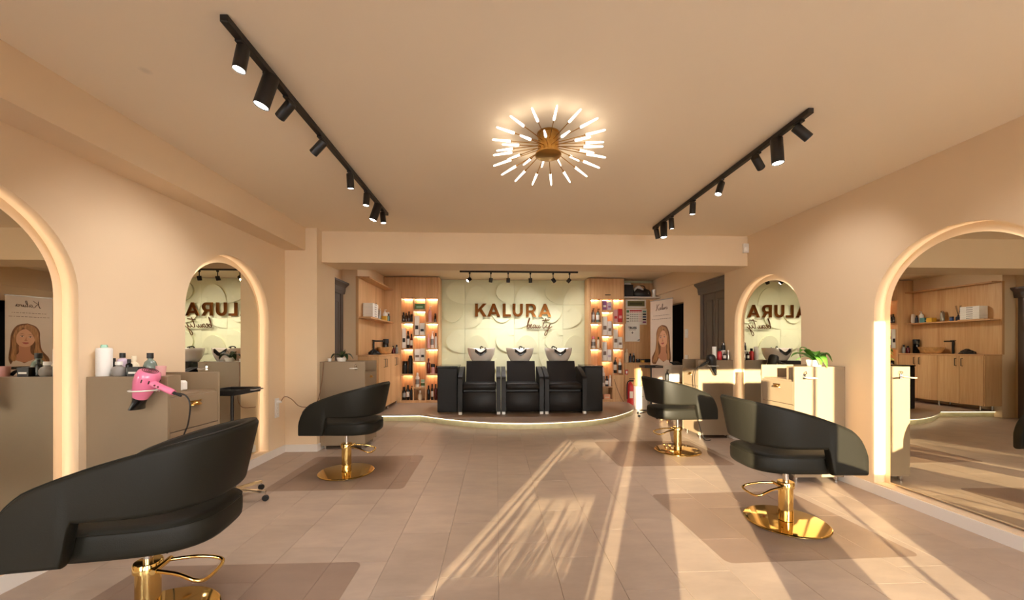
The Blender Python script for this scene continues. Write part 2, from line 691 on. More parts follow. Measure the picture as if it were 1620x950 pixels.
back = [(2.76, YG), (-2.35, YG)]
pf = struct(MB().prism(edge + back, lambda u, v, d: (u, v, d), PZ - .022, PZ).build('floor_platform', 'floor_tile'))
in1 = inset(edge, .028)
MB().prism(in1 + back, lambda u, v, d: (u, v, d), .001, PZ - .022).build('riser', 'riser', pf)
o1, o2 = inset(edge, .008), inset(edge, .022)
st = MB()
st.loft([[(a[0], a[1], PZ - .022), (b[0], b[1], PZ - .022), (b[0], b[1], PZ - .030), (a[0], a[1], PZ - .030)] for a, b in zip(o1, o2)])
st.build('led_strip', 'led', pf)

# ---------------------------------------------------------------- shop front behind the camera
holes = {'window_1': (-1.74, -.95, .12, .87), 'window_2': (-.87, -.70, .10, 2.06), 'window_3': (-.37, 1.28, .03, 1.84), 'window_4': (1.48, 1.68, .75, 2.12),
         'fill_window_right': (1.76, 3.26, .10, 2.50), 'fill_window_left': (-2.55, -1.80, .10, 2.50)}  # these two outer windows are added to let in more sky fill
wf = MB().prism([(-2.80, 0), (3.6, 0), (3.6, H), (-2.80, H)], lambda u, v, d: (u, d, v), Y0, Y0 - .06,
                [[(a, c), (b, c), (b, d), (a, d)][::-1] for a, b, c, d in holes.values()])
struct(wf.build('wall_front', 'wall'))
for nm, (a, b, c, d) in holes.items():
    w = bpy.data.objects.new(nm, None)
    COL.objects.link(w)
    struct(w)
    w.location = (a, Y0, c)
    fr = MB()
    t = .012
    fr.box(a, b, Y0 - .05, Y0 - .02, c, c + t).box(a, b, Y0 - .05, Y0 - .02, d - t, d)
    fr.box(a, a + t, Y0 - .05, Y0 - .02, c, d).box(b - t, b, Y0 - .05, Y0 - .02, c, d)
    if nm == 'window_1':
        fr.box(-1.66, -1.645, Y0 - .05, Y0 - .02, c, d).box(-1.59, -1.572, Y0 - .05, Y0 - .02, c, d)
    if nm == 'window_2':
        fr.box(-.835, -.815, Y0 - .05, Y0 - .02, c, d)
    if nm == 'window_3':
        fr.box(1.06, 1.085, Y0 - .05, Y0 - .02, c, d)
    fr.build('window_frame', 'black_metal', w, world=True)
    MB().box(a + t, b - t, Y0 - .037, Y0 - .033, c + t, d - t).build('pane', 'glass', w, world=True)

struct(MB().box(-14, 14, -16, Y0 - .1, -.14, -.02).build('ground', 'concrete'))
# added unseen sun blockers, built as walls: keep low sun off the outer windows
struct(MB().box(-1.54, .16, -9.2, -9.0, -.02, 4.2).build('sun_blocker_right', 'concrete'))
struct(MB().box(-6.4, -5.0, -9.2, -9.0, -.02, 4.2).build('sun_blocker_left', 'concrete'))

# ================================================================== THINGS
# ---------------------------------------------------------------- arched mirrors
def arch_mirror(side, yc, label):
    X = (WL - NICHE) if side < 0 else (WR + NICHE)     # niche back
    s = -side                                          # towards the room
    t = thing('arch_mirror', label, 'mirror', (X, yc, ARC_B))
    r = ARC_R - .072
    zb = ARC_B + .018
    fn = lambda u, v, d: (X + s * d, u, v)
    MB().prism(arch(yc, r - .03, zb + .03), fn, .001, .022).build('backing_board', 'white', t, world=True)
    MB().prism(arch(yc, r, zb), fn, .022, .028).build('mirror_glass', 'mirror', t, world=True)
    a, b = arch(yc, r - .030, zb + .03), arch(yc, r - .020, zb + .02)
    m = MB()
    m.loft([[fn(p[0], p[1], .006), fn(q[0], q[1], .006), fn(q[0], q[1], .016), fn(p[0], p[1], .016)] for p, q in zip(a, b)])
    m.build('led_strip', 'led_mirror', t, world=True)


mat('led_mirror', (1, 1, 1, 1), emit=(1.0, .88, .73, 1), es=6.5)
arch_mirror(-1, ARCH_L[0], 'large arched mirror cut by the left picture edge, banner reflected in it')
arch_mirror(-1, ARCH_L[1], 'narrow looking arched mirror between wall socket and cabinet with pink hair dryer')
arch_mirror(1, ARCH_R[0], 'large arched mirror reflecting the washbasin counter and lit platform')
arch_mirror(1, ARCH_R[1], 'arched mirror behind potted green plant, reflecting wall letters')


# ---------------------------------------------------------------- styling chairs (local: faces +x)
def make_chair(label, loc, rotz):
    t = thing('styling_chair', label, 'salon chair', loc, rotz, 'black styling chairs on gold bases')
    ZT = [(-.46, .945), (-.36, .935), (-.2, .885), (0, .825), (.1, .79), (.18, .758), (.22, .738), (.26, .705), (.29, .665), (.31, .62), (.325, .565), (.33, .52)]
    xs = [.33, .326, .318, .305, .29, .27, .245, .22, .18, .14, .115, .10, .09, .08, .07, .06, .03, -.01, -.05]
    path = [(x_, -.285) for x_ in xs]
    n = 26
    for i in range(1, n):
        a = -PI / 2 + PI * i / n
        path.append((-.05 - .285 * math.cos(a) ** .8, .285 * math.copysign(abs(math.sin(a)) ** .85, math.sin(a))))
    path += [(x_, .285) for x_ in xs[::-1]]
    N = len(path)
    rings = []
    for i, (px, py) in enumerate(path):
        a, b = path[max(i - 1, 0)], path[min(i + 1, N - 1)]
        tx, ty = b[0] - a[0], b[1] - a[1]
        L = math.hypot(tx, ty)
        nx, ny = ty / L, -tx / L            # outward
        if i == 0 or i == N - 1:
            nx, ny = 0, math.copysign(1, py)
        if nx * px + ny * py < 0:
            nx, ny = -nx, -ny
        z1 = lerp_tab(ZT, px)
        zb = .44 if px > .095 else (.61 if px < .065 else .61 + (.44 - .61) * (px - .065) / .03)
        th = .056
        if px > .329:
            th = .03
        elif px > .324:
            th = .046
        hw = th / 2
        r = hw * .85
        lean = max(0, -px - .05) / .31
        sec = []
        for cx, cz, a0 in ((hw - r, z1 - r, 0), (-hw + r, z1 - r, 90), (-hw + r, zb + r, 180), (hw - r, zb + r, 270)):
            for k in range(5):
                an = math.radians(a0 + 90 * k / 4)
                sec.append((cx + r * math.cos(an), cz + r * math.sin(an)))
        ring = []
        for o_, z in sec:
            ln = (z - .6) * .24 * lean
            ring.append((px + nx * (o_ + ln), py + ny * (o_ + ln * .6), z))
        rings.append(ring)
    bk = MB().loft(rings).build('backrest', 'leather', t, smooth=50)
    # welt along the outer top edge
    MB().tube([Vector(r[3]) + Vector((0, 0, .001)) for r in rings[4:-4]], .0035, 5).build('piping', 'leather', bk, smooth=60)
    # seat
    rings = []
    for sc_, z in ((.80, .425), (.95, .43), (.99, .445), (1.0, .47), (1.0, .515), (.985, .537), (.95, .550), (.85, .557), (.5, .562), (.02, .563)):
        ring = []
        for k in range(40):
            a = 2 * PI * k / 40
            c_, s_ = math.cos(a), math.sin(a)
            ex = .72 if c_ < 0 else .5
            ring.append((-.025 + .325 * sc_ * math.copysign(abs(c_) ** ex, c_), .252 * (sc_ if sc_ < .9 else 1 - (1 - sc_) * .8) * math.copysign(abs(s_) ** .62, s_), z))
        rings.append(ring)
    st_ = MB().loft(rings).build('seat', 'leather', t, smooth=60)
    MB().tube([Vector(p) * 1.0 + Vector((0, 0, .002)) for p in rings[5]], .004, 5, True).build('piping', 'leather', st_, smooth=60)
    # pedestal
    MB().lathe([(.0, 0), (.264, 0), (.27, .004), (.27, .010), (.264, .014), (.262, .0145), (0, .0145)], 72).build('base_plate', 'gold', t, smooth=22)
    MB().lathe([(.0, .018), (.047, .018), (.047, .255), (.055, .258), (.055, .295), (.051, .30), (.0, .30)], 32).build('column', 'gold', t, smooth=40)
    MB().lathe([(.0, .30), (.019, .30), (.019, .43), (0, .43)], 20).build('piston', 'chrome', t, smooth=40)
    pd = smooth_path([(-.05, -.045, .272), (-.16, -.075, .262), (-.245, -.095, .235), (-.275, -.06, .222), (-.275, .06, .222), (-.245, .095, .235), (-.16, .075, .262), (-.05, .045, .272)], 5)
    MB().tube(pd, .0085, 8).build('pump_pedal', 'gold', t, smooth=60)
    MB().cyl((-.055, -.062, .272), (-.055, .062, .272), .012).build('pedal_axle', 'gold', t, smooth=60)
    return t


R180 = PI
c4 = make_chair('black styling chair standing in front of the large sunlit mirror', (2.135, 2.724, .003), math.radians(-2))
dup(c4, (2.244, 4.627, .003), math.radians(2), 'black styling chair beside black hair dryer cabinet, near the platform end')
dup(c4, (-1.545, 3.981, .003), PI + math.radians(-3), 'black styling chair on brown mat near wall socket and column')
dup(c4, (-1.62, 1.835, .003), PI + math.radians(9), 'big black styling chair closest to camera, beside pink hair dryer')
dup(c4, (1.30, .30, .0), math.radians(12), 'added black styling chair, unseen behind the camera, placed for its shadow')  # added out of view so that its shadow falls into the room


# ---------------------------------------------------------------- floor mats
def mat_poly(cx, cy, w, d, rot, r=.05):
    pts = []
    for sx, sy, a0 in ((1, 1, 0), (-1, 1, 90), (-1, -1, 180), (1, -1, 270)):
        for k in range(5):
            a = math.radians(a0 + 90 * k / 4)
            pts.append((sx * (w / 2 - r) + r * math.cos(a), sy * (d / 2 - r) + r * math.sin(a)))
    c_, s_ = math.cos(rot), math.sin(rot)
    return [(cx + p[0] * c_ - p[1] * s_, cy + p[0] * s_ + p[1] * c_) for p in pts]


for cx, cy, w, d, rot, lab in ((-1.48, 4.02, 1.25, 1.06, .01, 'see-through brown floor mat under the chair by the column'),
                               (1.99, 2.76, 1.25, 1.06, .025, 'see-through floor mat under the chair facing the large sunlit mirror'),
                               (1.97, 4.58, 1.30, 1.06, 0, 'see-through floor mat under the chair by the platform end'),
                               (-1.44, 1.78, 1.27, 1.08, 0, 'see-through floor mat under the big chair closest to camera')):
    z = .0006
    tag(MB().prism(mat_poly(cx, cy, w, d, rot), lambda u, v, e: (u, v, e), z, z + .002).build('floor_mat', 'pvc'), lab, 'floor mat', 'clear chair mats')


# ---------------------------------------------------------------- styling cabinets
def cabinet(side, yn, label, depth=.50, length=.46, xw=None):
    """side -1: on left wall facing +x ; +1: on right wall facing -x ; yn near end"""
    xw = (WL + .002 if side < 0 else WR - .002) if xw is None else xw
    xf = xw - side * depth
    t = thing('styling_cabinet', label, 'cabinet', (xw - side * depth / 2, yn + length / 2, 0))
    lo, hi = min(xw, xf), max(xw, xf)
    zt, zc = 1.105, .975
    MB().box(lo, hi, yn, yn + .018, .05, zt, .0015).build('end_panel', 'taupe', t, world=True)
    MB().box(lo, hi, yn + length - .018, yn + length, .05, zt, .0015).build('end_panel', 'taupe', t, world=True)
    back_lo, back_hi = (xw, xw + .018) if side < 0 else (xw - .018, xw)
    MB().box(back_lo, back_hi, yn + .018, yn + length - .018, .05, zt, .001).build('back_panel', 'taupe', t, world=True)
    sh0, sh1 = min(xw, xf + side * .05), max(xw, xf + side * .05)
    MB().box(sh0 + (.018 if side < 0 else 0), sh1 - (.018 if side > 0 else 0), yn + .018, yn + .165, zc, zt, .001).build('top_shelf', 'taupe', t, world=True)
    x_in = xf + side * .02
    a, b = min(x_in, xw + (.018 if side < 0 else -.018)), max(x_in, xw + (.018 if side < 0 else -.018))
    MB().box(a, b, yn + .018, yn + length - .018, .06, zc).build('body', 'taupe', t, world=True)
    f0, f1 = min(xf + side * .001, x_in), max(xf + side * .001, x_in)
    for z0, z1 in ((.74, .962), (.40, .735), (.062, .395)):
        d = MB().box(f0, f1, yn + .021, yn + length - .021, z0, z1, .0015).build('drawer', 'taupe', t, world=True)
        # brass cup pull
        m = MB()
        yc, zz = yn + length / 2, z1 - .075
        rings = []
        for k in range(9):
            an = PI * k / 8
            rings.append([(xf - side * (.026 * math.sin(an) * math.cos(q)) , yc - .045 * math.cos(an), zz + .028 * math.sin(an) * math.sin(q) + .004) for q in [PI / 2 * j / 5 for j in range(6)]])
        m.loft(rings, False, False, closed=False)
        m.box(min(xf, xf - side * .003), max(xf, xf - side * .003), yc - .048, yc + .048, zz + .026, zz + .036)
        m.build('cup_pull', 'brass', d, smooth=60, world=False)
        pc = bpy.data.objects[COL.objects[-1].name]
        pc.location = (-t.location.x, -t.location.y, -t.location.z)
    for fx in (lo + .05, hi - .05):
        for fy in (yn + .05, yn + length - .05):
            MB().cyl((fx, fy, 0), (fx, fy, .06), .018, .022, 12).build('foot', 'chrome', t, smooth=40, world=True)
    return t


cabinet(-1, 2.52, 'taupe styling cabinet holding pink hair dryer in ring holder')
cabinet(1, 3.50, 'sunlit taupe styling cabinet topped by leafy green plant')
cabinet(1, 5.225, 'taupe styling cabinet holding black hair dryer, bottles on top')
cabinet(-1, 4.86, 'taupe styling cabinet with orchid beside the column', xw=-2.218, depth=.56)


def ring_holder(x, y, z, label, rx=.045, empty=True):
    """ring on a bracket screwed to a cabinet end panel at y (faces -y)"""
    t = thing('dryer_holder', label, 'dryer holder', (x, y, z))
    MB().box(-.014, .014, -.006, -.0005, -.02, .035, .002).build('bracket', 'chrome', t)
    MB().tube([(0, -.006, 0), (0, -.035, 0)], .005, 8).build('arm', 'white', t, smooth=60)
    ring = [(rx * math.cos(2 * PI * k / 28) - .0, -.035 - rx - rx * math.sin(2 * PI * k / 28), 0) for k in range(28)]
    MB().tube(ring, .0045, 8, True).build('ring', 'white', t, smooth=60)
    pts = smooth_path([(.0, -.004, .02), (-.006, -.012, .045), (.01, -.014, .055), (.018, -.012, .03)], 5)
    MB().tube(pts, .003, 6).build('hook', 'chrome', t, smooth=60)
    return t


ring_holder(-2.165, 2.52, 1.030, 'white ring holder carrying pink hair dryer', rx=.066)
ring_holder(2.925, 3.50, 1.005, 'empty white ring holder on sunlit cabinet below the leafy plant')
ring_holder(-1.77, 4.86, 1.025, 'empty white ring holder on cabinet below the orchid')
ring_holder(2.985, 5.225, 1.03, 'ring holder carrying black hair dryer', rx=.066)


def hair_dryer(name, label, rear, front, noz, hs, he, cord, body, dark, group=None):
    rear, front, noz, hs, he = map(Vector, (rear, front, noz, hs, he))
    t = thing(name, label, 'hair dryer', tuple(front))
    ax = (front - rear)
    L = ax.length
    MB().lathe([(0, 0), (.042, 0), (.054, .010), (.061, .035), (.061, L * .42), (.050, L * .75), (.038, L), (0, L)], 28, rear, ax).build('body', body, t, smooth=45, world=True)
    g = MB()
    for k in range(4):
        rr = .009 + .0095 * k
        M = Matrix.Translation(rear) @ ax.normalized().to_track_quat('Z', 'Y').to_matrix().to_4x4()
        g.tube([M @ Vector((rr * math.cos(2 * PI * i / 20), rr * math.sin(2 * PI * i / 20), -.001)) for i in range(20)], .0018, 5, True)
    g.build('rear_grille', dark, t, world=True)
    n = noz - front
    r1 = MB()
    q = n.normalized().to_track_quat('Z', 'Y').to_matrix()
    rings = []
    for k, (a, b) in enumerate(((.037, .037), (.035, .032), (.040, .022), (.048, .014))):
        c = front + n * (k / 3)
        rings.append([tuple(c + q @ Vector((a * math.cos(2 * PI * i / 20), b * math.sin(2 * PI * i / 20), 0))) for i in range(20)])
    r1.loft(rings).build('nozzle', 'black_gloss', t, smooth=50, world=True)
    hd = MB()
    hv = he - hs
    hd.lathe([(0, 0), (.022, 0), (.021, .02), (.018, hv.length * .5), (.019, hv.length * .85), (.016, hv.length), (0, hv.length)], 18, hs, hv)
    h = hd.build('handle', body, t, smooth=50, world=True)
    u = hv.normalized()
    for k in (.25, .4):
        c = hs + hv * k + Vector((0, -.019, .002))
        MB().lathe([(0, 0), (.006, 0), (.005, .004), (0, .004)], 10, c, (0, -1, 0)).build('button', 'maroon' if body == 'pink' else 'grey', h, smooth=40, at=None)
        COL.objects[-1].location = (-t.location.x, -t.location.y, -t.location.z)
    pts = smooth_path([tuple(he)] + cord, 6)
    MB().tube(pts, .0045, 6).build('cord', 'black', t, smooth=60, world=True)
    MB().cyl(he, he + u * .05, .010, .006, 10).build('cord_guard', 'black', t, smooth=60, world=True)
    # vents printed around the shell
    for k in range(5):
        a = math.radians(200 + 32 * k)
        q2 = ax.normalized().to_track_quat('Z', 'Y').to_matrix()
        c = rear + ax * .28 + q2 @ Vector((.060 * math.cos(a), .060 * math.sin(a), 0))
        MB().box(-.003, .003, -.003, .003, -.011, .011, .001).build('vent', dark, t)
        o = COL.objects[-1]
        o.location = c - t.location
        o.rotation_euler = (q2.to_euler())
    return t


hair_dryer('hair_dryer', 'glossy pink hair dryer with black nozzle hanging in white ring', (-2.120, 2.415, 1.150), (-2.197, 2.435, .985), (-2.222, 2.44, .912),
           (-2.105, 2.41, 1.075), (-1.968, 2.40, 1.016),
           [(-1.90, 2.40, 1.0), (-1.872, 2.40, .94), (-1.90, 2.42, .82), (-1.95, 2.45, .74), (-1.985, 2.47, .60), (-2.0, 2.49, .40), (-2.01, 2.47, .12), (-2.05, 2.45, .01)], 'pink', 'print_dark')
hair_dryer('hair_dryer', 'matt black hair dryer hanging beside bottles on the far taupe cabinet', (2.945, 5.135, 1.175), (3.00, 5.14, 1.0), (3.025, 5.14, .905),
           (2.93, 5.12, 1.10), (2.80, 5.10, 1.03),
           [(2.74, 5.10, 1.0), (2.72, 5.12, .85), (2.76, 5.14, .55), (2.80, 5.16, .25), (2.86, 5.12, .02), (2.95, 5.12, .008)], 'black_metal', 'black')


# ---------------------------------------------------------------- bottles and boxes
def ring2(r, z, seg=16, sx=1, sy=1):
    return [(r * sx * math.cos(2 * PI * k / seg), r * sy * math.sin(2 * PI * k / seg), z) for k in range(seg)]


CUR = {'shape': {}}


def item(shape, w, h, body, cap, label, loc, rot=0.0, cat=None, group=None, band=None, d=None):
    """one product; the body is the thing, cap / pump / print are its parts"""
    x, y, z = loc
    names = {'pump': ('pump_bottle', 'bottle'), 'cap': ('bottle', 'bottle'), 'can': ('spray_can', 'spray can'), 'jar': ('jar', 'jar'), 'box': ('product_box', 'box'),
             'tube': ('squeeze_tube', 'tube'), 'flask': ('round_bottle', 'bottle'), 'cup': ('cup', 'cup'), 'spray': ('spray_can', 'spray can')}
    nm, ct = names[shape]
    r = w / 2
    m = MB()
    if shape == 'box':
        dd = (d or w * .8) / 2
        m.box(-r, r, -dd, dd, 0, h, .002)
    elif shape in ('pump', 'cap'):
        m.lathe([(0, 0), (r * .95, 0), (r, .004), (r, h * .66), (r * .8, h * .73), (r * .38, h * .77), (r * .38, h * .82), (0, h * .82)], 16)
    elif shape == 'can':
        m.lathe([(0, 0), (r * .96, 0), (r, .004), (r, h * .8), (r * .72, h * .86), (0, h * .86)], 18)
    elif shape == 'spray':
        m.lathe([(0, 0), (r * .96, 0), (r, .004), (r, h * .86), (r * .9, h * .89), (r * .45, h * .905), (0, h * .905)], 20)
    elif shape == 'jar':
        m.lathe([(0, 0), (r * .95, 0), (r, .004), (r, h * .66), (r * .96, h * .7), (0, h * .7)], 18)
    elif shape == 'tube':
        rg = [ring2(r, 0, 16), ring2(r, h * .2, 16), ring2(r, h * .6, 16, 1.05, .7), ring2(r, h, 16, 1.12, .12)]
        m.loft([[(p[0], p[1], p[2] + h * .14) for p in q] for q in [[(a, b, c * .86) for a, b, c in q] for q in rg]])
    elif shape == 'flask':
        m.lathe([(0, 0), (r * .8, 0), (r, h * .14), (r, h * .42), (r * .8, h * .6), (r * .38, h * .70), (r * .38, h * .8), (0, h * .8)], 18)
    elif shape == 'cup':
        m.lathe([(0, 0), (r * .8, 0), (r, h), (r * .9, h), (r * .7, .01), (0, .01)], 18)
    o = m.build(nm, body, None, smooth=40 if shape != 'box' else None)
    o.location = (x, y, z)
    o.rotation_euler = (0, 0, rot)
    tag(o, label, cat or ct, group)
    c = MB()
    if shape == 'spray':
        c.lathe([(0, h * .9), (r * .46, h * .9), (r * .42, h * .97), (r * .34, h), (0, h)], 16).build('cap', cap, o, smooth=40)
    elif shape == 'pump':
        c.lathe([(0, h * .80), (r * .42, h * .80), (r * .42, h * .87), (r * .16, h * .875), (r * .16, h * .95), (0, h * .95)], 12)
        c.box(-r * .25, r * .95, -r * .2, r * .2, h * .95, h, .002)
        c.build('pump', cap, o, smooth=40)
    elif shape == 'cap':
        c.lathe([(0, h * .78), (r * .55, h * .78), (r * .55, h * .99), (r * .5, h), (0, h)], 14).build('cap', cap, o, smooth=40)
    elif shape == 'can':
        c.lathe([(0, h * .84), (r * .74, h * .84), (r * .72, h * .97), (r * .5, h), (0, h)], 16).build('cap', cap, o, smooth=40)
    elif shape == 'jar':
        c.lathe([(0, h * .68), (r * 1.02, h * .68), (r * 1.02, h * .98), (r * .96, h), (0, h)], 18).build('lid', cap, o, smooth=40)
    elif shape == 'tube':
        c.lathe([(0, 0), (r * .8, 0), (r * .85, h * .14), (0, h * .14)], 14).build('cap', cap, o, smooth=40)
    elif shape == 'flask':
        c.lathe([(0, h * .76), (r * .5, h * .76), (r * .5, h), (0, h)], 14).build('cap', cap, o, smooth=40)
    if band:
        b = MB()
        if shape == 'box':
            dd = (d or w * .8) / 2
            b.box(-r * .7, r * .7, -dd - .0012, -dd, h * .30, h * .5)
        else:
            hi_, lo_ = (.55, .2)
            n = 12
            b.loft([[(1.012 * r * math.cos(a), 1.012 * r * math.sin(a), h * lo_), (1.012 * r * math.cos(a), 1.012 * r * math.sin(a), h * hi_)] for a in [PI + PI * (k / n) for k in range(n + 1)]], False, False, closed=False)
        b.build('print_label', band, o, smooth=60 if shape != 'box' else None)
    return o


# on the near-left cabinet
ZC = 1.1055
L1 = [('spray', .080, .205, 'white', 'mint', -2.549, 2.575, 'tall white spray can with mint cap beside the pink hair dryer', None),
      ('cap', .028, .115, 'black_gloss', 'black', -2.554, 2.645, 'slim black bottle behind the clear round bottle', None),
      ('flask', .074, .095, 'grey', 'white', -2.457, 2.575, 'clear round bottle with white cap next to white spray can', None),
      ('cap', .056, .15, 'lilac', 'black', -2.507, 2.652, 'lilac bottle with black cap behind the clear round bottle', None),
      ('cap', .034, .11, 'black_gloss', 'black', -2.398, 2.58, 'short black bottle between lilac bottle and barcode box', None),
      ('flask', .058, .13, 'cream', 'cream', -2.432, 2.652, 'cream bottle behind the black barcode box', None),
      ('box', .070, .060, 'black', None, -2.343, 2.57, 'small black box with white barcode label', 'white'),
      ('flask', .072, .15, 'grey_green', 'black', -2.322, 2.645, 'grey green round bottle with black cap behind pink hair dryer', None),
      ('cup', .056, .066, 'pale_pink', None, -2.193, 2.575, 'pale pink glass candle at the cabinet corner behind the pink dryer', None)]
for sh, w, h, b, c, x, y, lab, bd in L1:
    item(sh, w, h, b, c, lab, (x, y, ZC), band=bd)
tag(MB().box(-.055, .055, -.03, .03, 0, .075, .012).build('wipes_pack', 'paper', None), 'white crumpled wipes pack on the worktop behind the pink dryer handle', 'wipes')
wp = COL.objects[-1]
wp.location = (-2.32, 2.86, .9755)
MB().box(-.035, .035, -.0315, -.03, .02, .05).build('print_label', 'grey', wp)
# black claw clip lying behind the dryer
tag(MB().tube(smooth_path([(-.04, 0, .012), (-.01, 0, .035), (.03, 0, .03), (.055, .0, .008)], 5), .010, 8).build('hair_clip', 'black_gloss', None, smooth=60), 'curved black hair clip in front of grey green round bottle', 'hair clip')
COL.objects[-1].location = (-2.262, 2.60, ZC)

# on the far-right cabinet
for sh, w, h, b, c, x, y, lab, bd in [
        ('tube', .062, .19, 'white', 'white', 3.10, 5.29, 'white tube at the end of bottles on black dryer cabinet', None),
        ('cap', .060, .165, 'red', 'black', 3.172, 5.285, 'red bottle with black cap on the black dryer cabinet', None),
        ('can', .062, .25, 'black', 'brown_bottle', 3.252, 5.33, 'tallest black spray can among bottles on the black dryer cabinet', 'white'),
        ('cap', .044, .12, 'cream', 'cream', 3.118, 5.345, 'short cream bottle tucked behind white tube and red bottle', None),
        ('cap', .046, .12, 'black', 'grey', 3.236, 5.27, 'short black bottle in front of tallest spray can', 'white'),
        ('can', .040, .14, 'steel', 'white', 3.287, 5.27, 'slim silver spray can next to the far arched mirror', None)]:
    item(sh, w, h, b, c, lab, (x, y, ZC), band=bd)


# ---------------------------------------------------------------- potted plants
def leaf(m, base, yaw, length, width, rise, droop, n=7):
    pts = []
    d = Vector((math.cos(yaw), math.sin(yaw), 0))
    sd_ = Vector((-d.y, d.x, 0))
    rows = []
    for i in range(n + 1):
        t = i / n
        c = Vector(base) + d * (length * (t - .15 * t * t)) + Vector((0, 0, rise * math.sin(t * PI * .62) - droop * t * t))
        w = width * math.sin(PI * min(1, .08 + t * .92)) ** .7 if t < 1 else 0.002
        rows.append([tuple(c - sd_ * w + Vector((0, 0, .25 * w))), tuple(c - Vector((0, 0, .002))), tuple(c + sd_ * w + Vector((0, 0, .25 * w)))])
    rows2 = [[(a, b, c_ - .0018) for a, b, c_ in r] for r in rows]
    m.loft([r + r2[::-1] for r, r2 in zip(rows, rows2)])
    return m


def potted(label, loc, leaves, mat_leaf, pot_r, pot_h, flower=None):
    t = thing('potted_plant', label, 'potted plant', loc)
    MB().lathe([(0, 0), (pot_r * .78, 0), (pot_r, pot_h), (pot_r * .9, pot_h), (pot_r * .86, pot_h * .86), (0, pot_h * .86)], 24).build('pot', 'white', t, smooth=40)
    MB().lathe([(0, pot_h * .80), (pot_r * .88, pot_h * .84), (pot_r * .5, pot_h * .9), (0, pot_h * .92)], 18).build('soil', 'soil', t, smooth=60)
    for yaw, ln, w, rise, droop in leaves:
        m = MB()
        leaf(m, (0, 0, pot_h * .9), yaw, ln, w, rise, droop).build('leaf', mat_leaf, t, smooth=70)
    if flower:
        for pts in flower:
            MB().tube(smooth_path(pts, 5), .003, 6).build('stem', mat_leaf, t, smooth=60)
    return t


potted('glossy green leafy plant in white pot on the sunlit cabinet', (3.10, 3.59, ZC),
       [(2.9, .24, .042, .10, .06), (3.3, .20, .038, .13, .04), (-.4, .17, .045, .12, .12), (-1.3, .14, .05, .10, .16), (.1, .15, .045, .08, .03), (2.2, .14, .036, .14, .02),
        (-2.2, .16, .04, .12, .06), (-1.75, .12, .042, .09, .13)], 'leaf', .072, .062,
       [[(0, 0, .06), (-.1, -.01, .10), (-.19, -.01, .06)], [(0, 0, .06), (.05, 0, .13), (.12, 0, .1)]])
potted('drooping dark leaved orchid in white pot on the cabinet beside the column', (-1.985, 4.955, ZC),
       [(3.05, .17, .036, .09, .10), (.05, .17, .036, .09, .10), (3.6, .13, .034, .07, .09), (-.5, .13, .034, .08, .10), (1.6, .12, .03, .1, .03)], 'leaf_dark', .062, .05,
       [[(0, 0, .05), (.02, 0, .12), (.05, -.01, .15)], [(0, 0, .05), (-.03, 0, .11), (-.02, 0, .13), (.0, 0, .12)]])
item('cup', .05, .04, 'white', None, 'small white cup next to orchid pot by the column', (-2.13, 4.94, ZC))

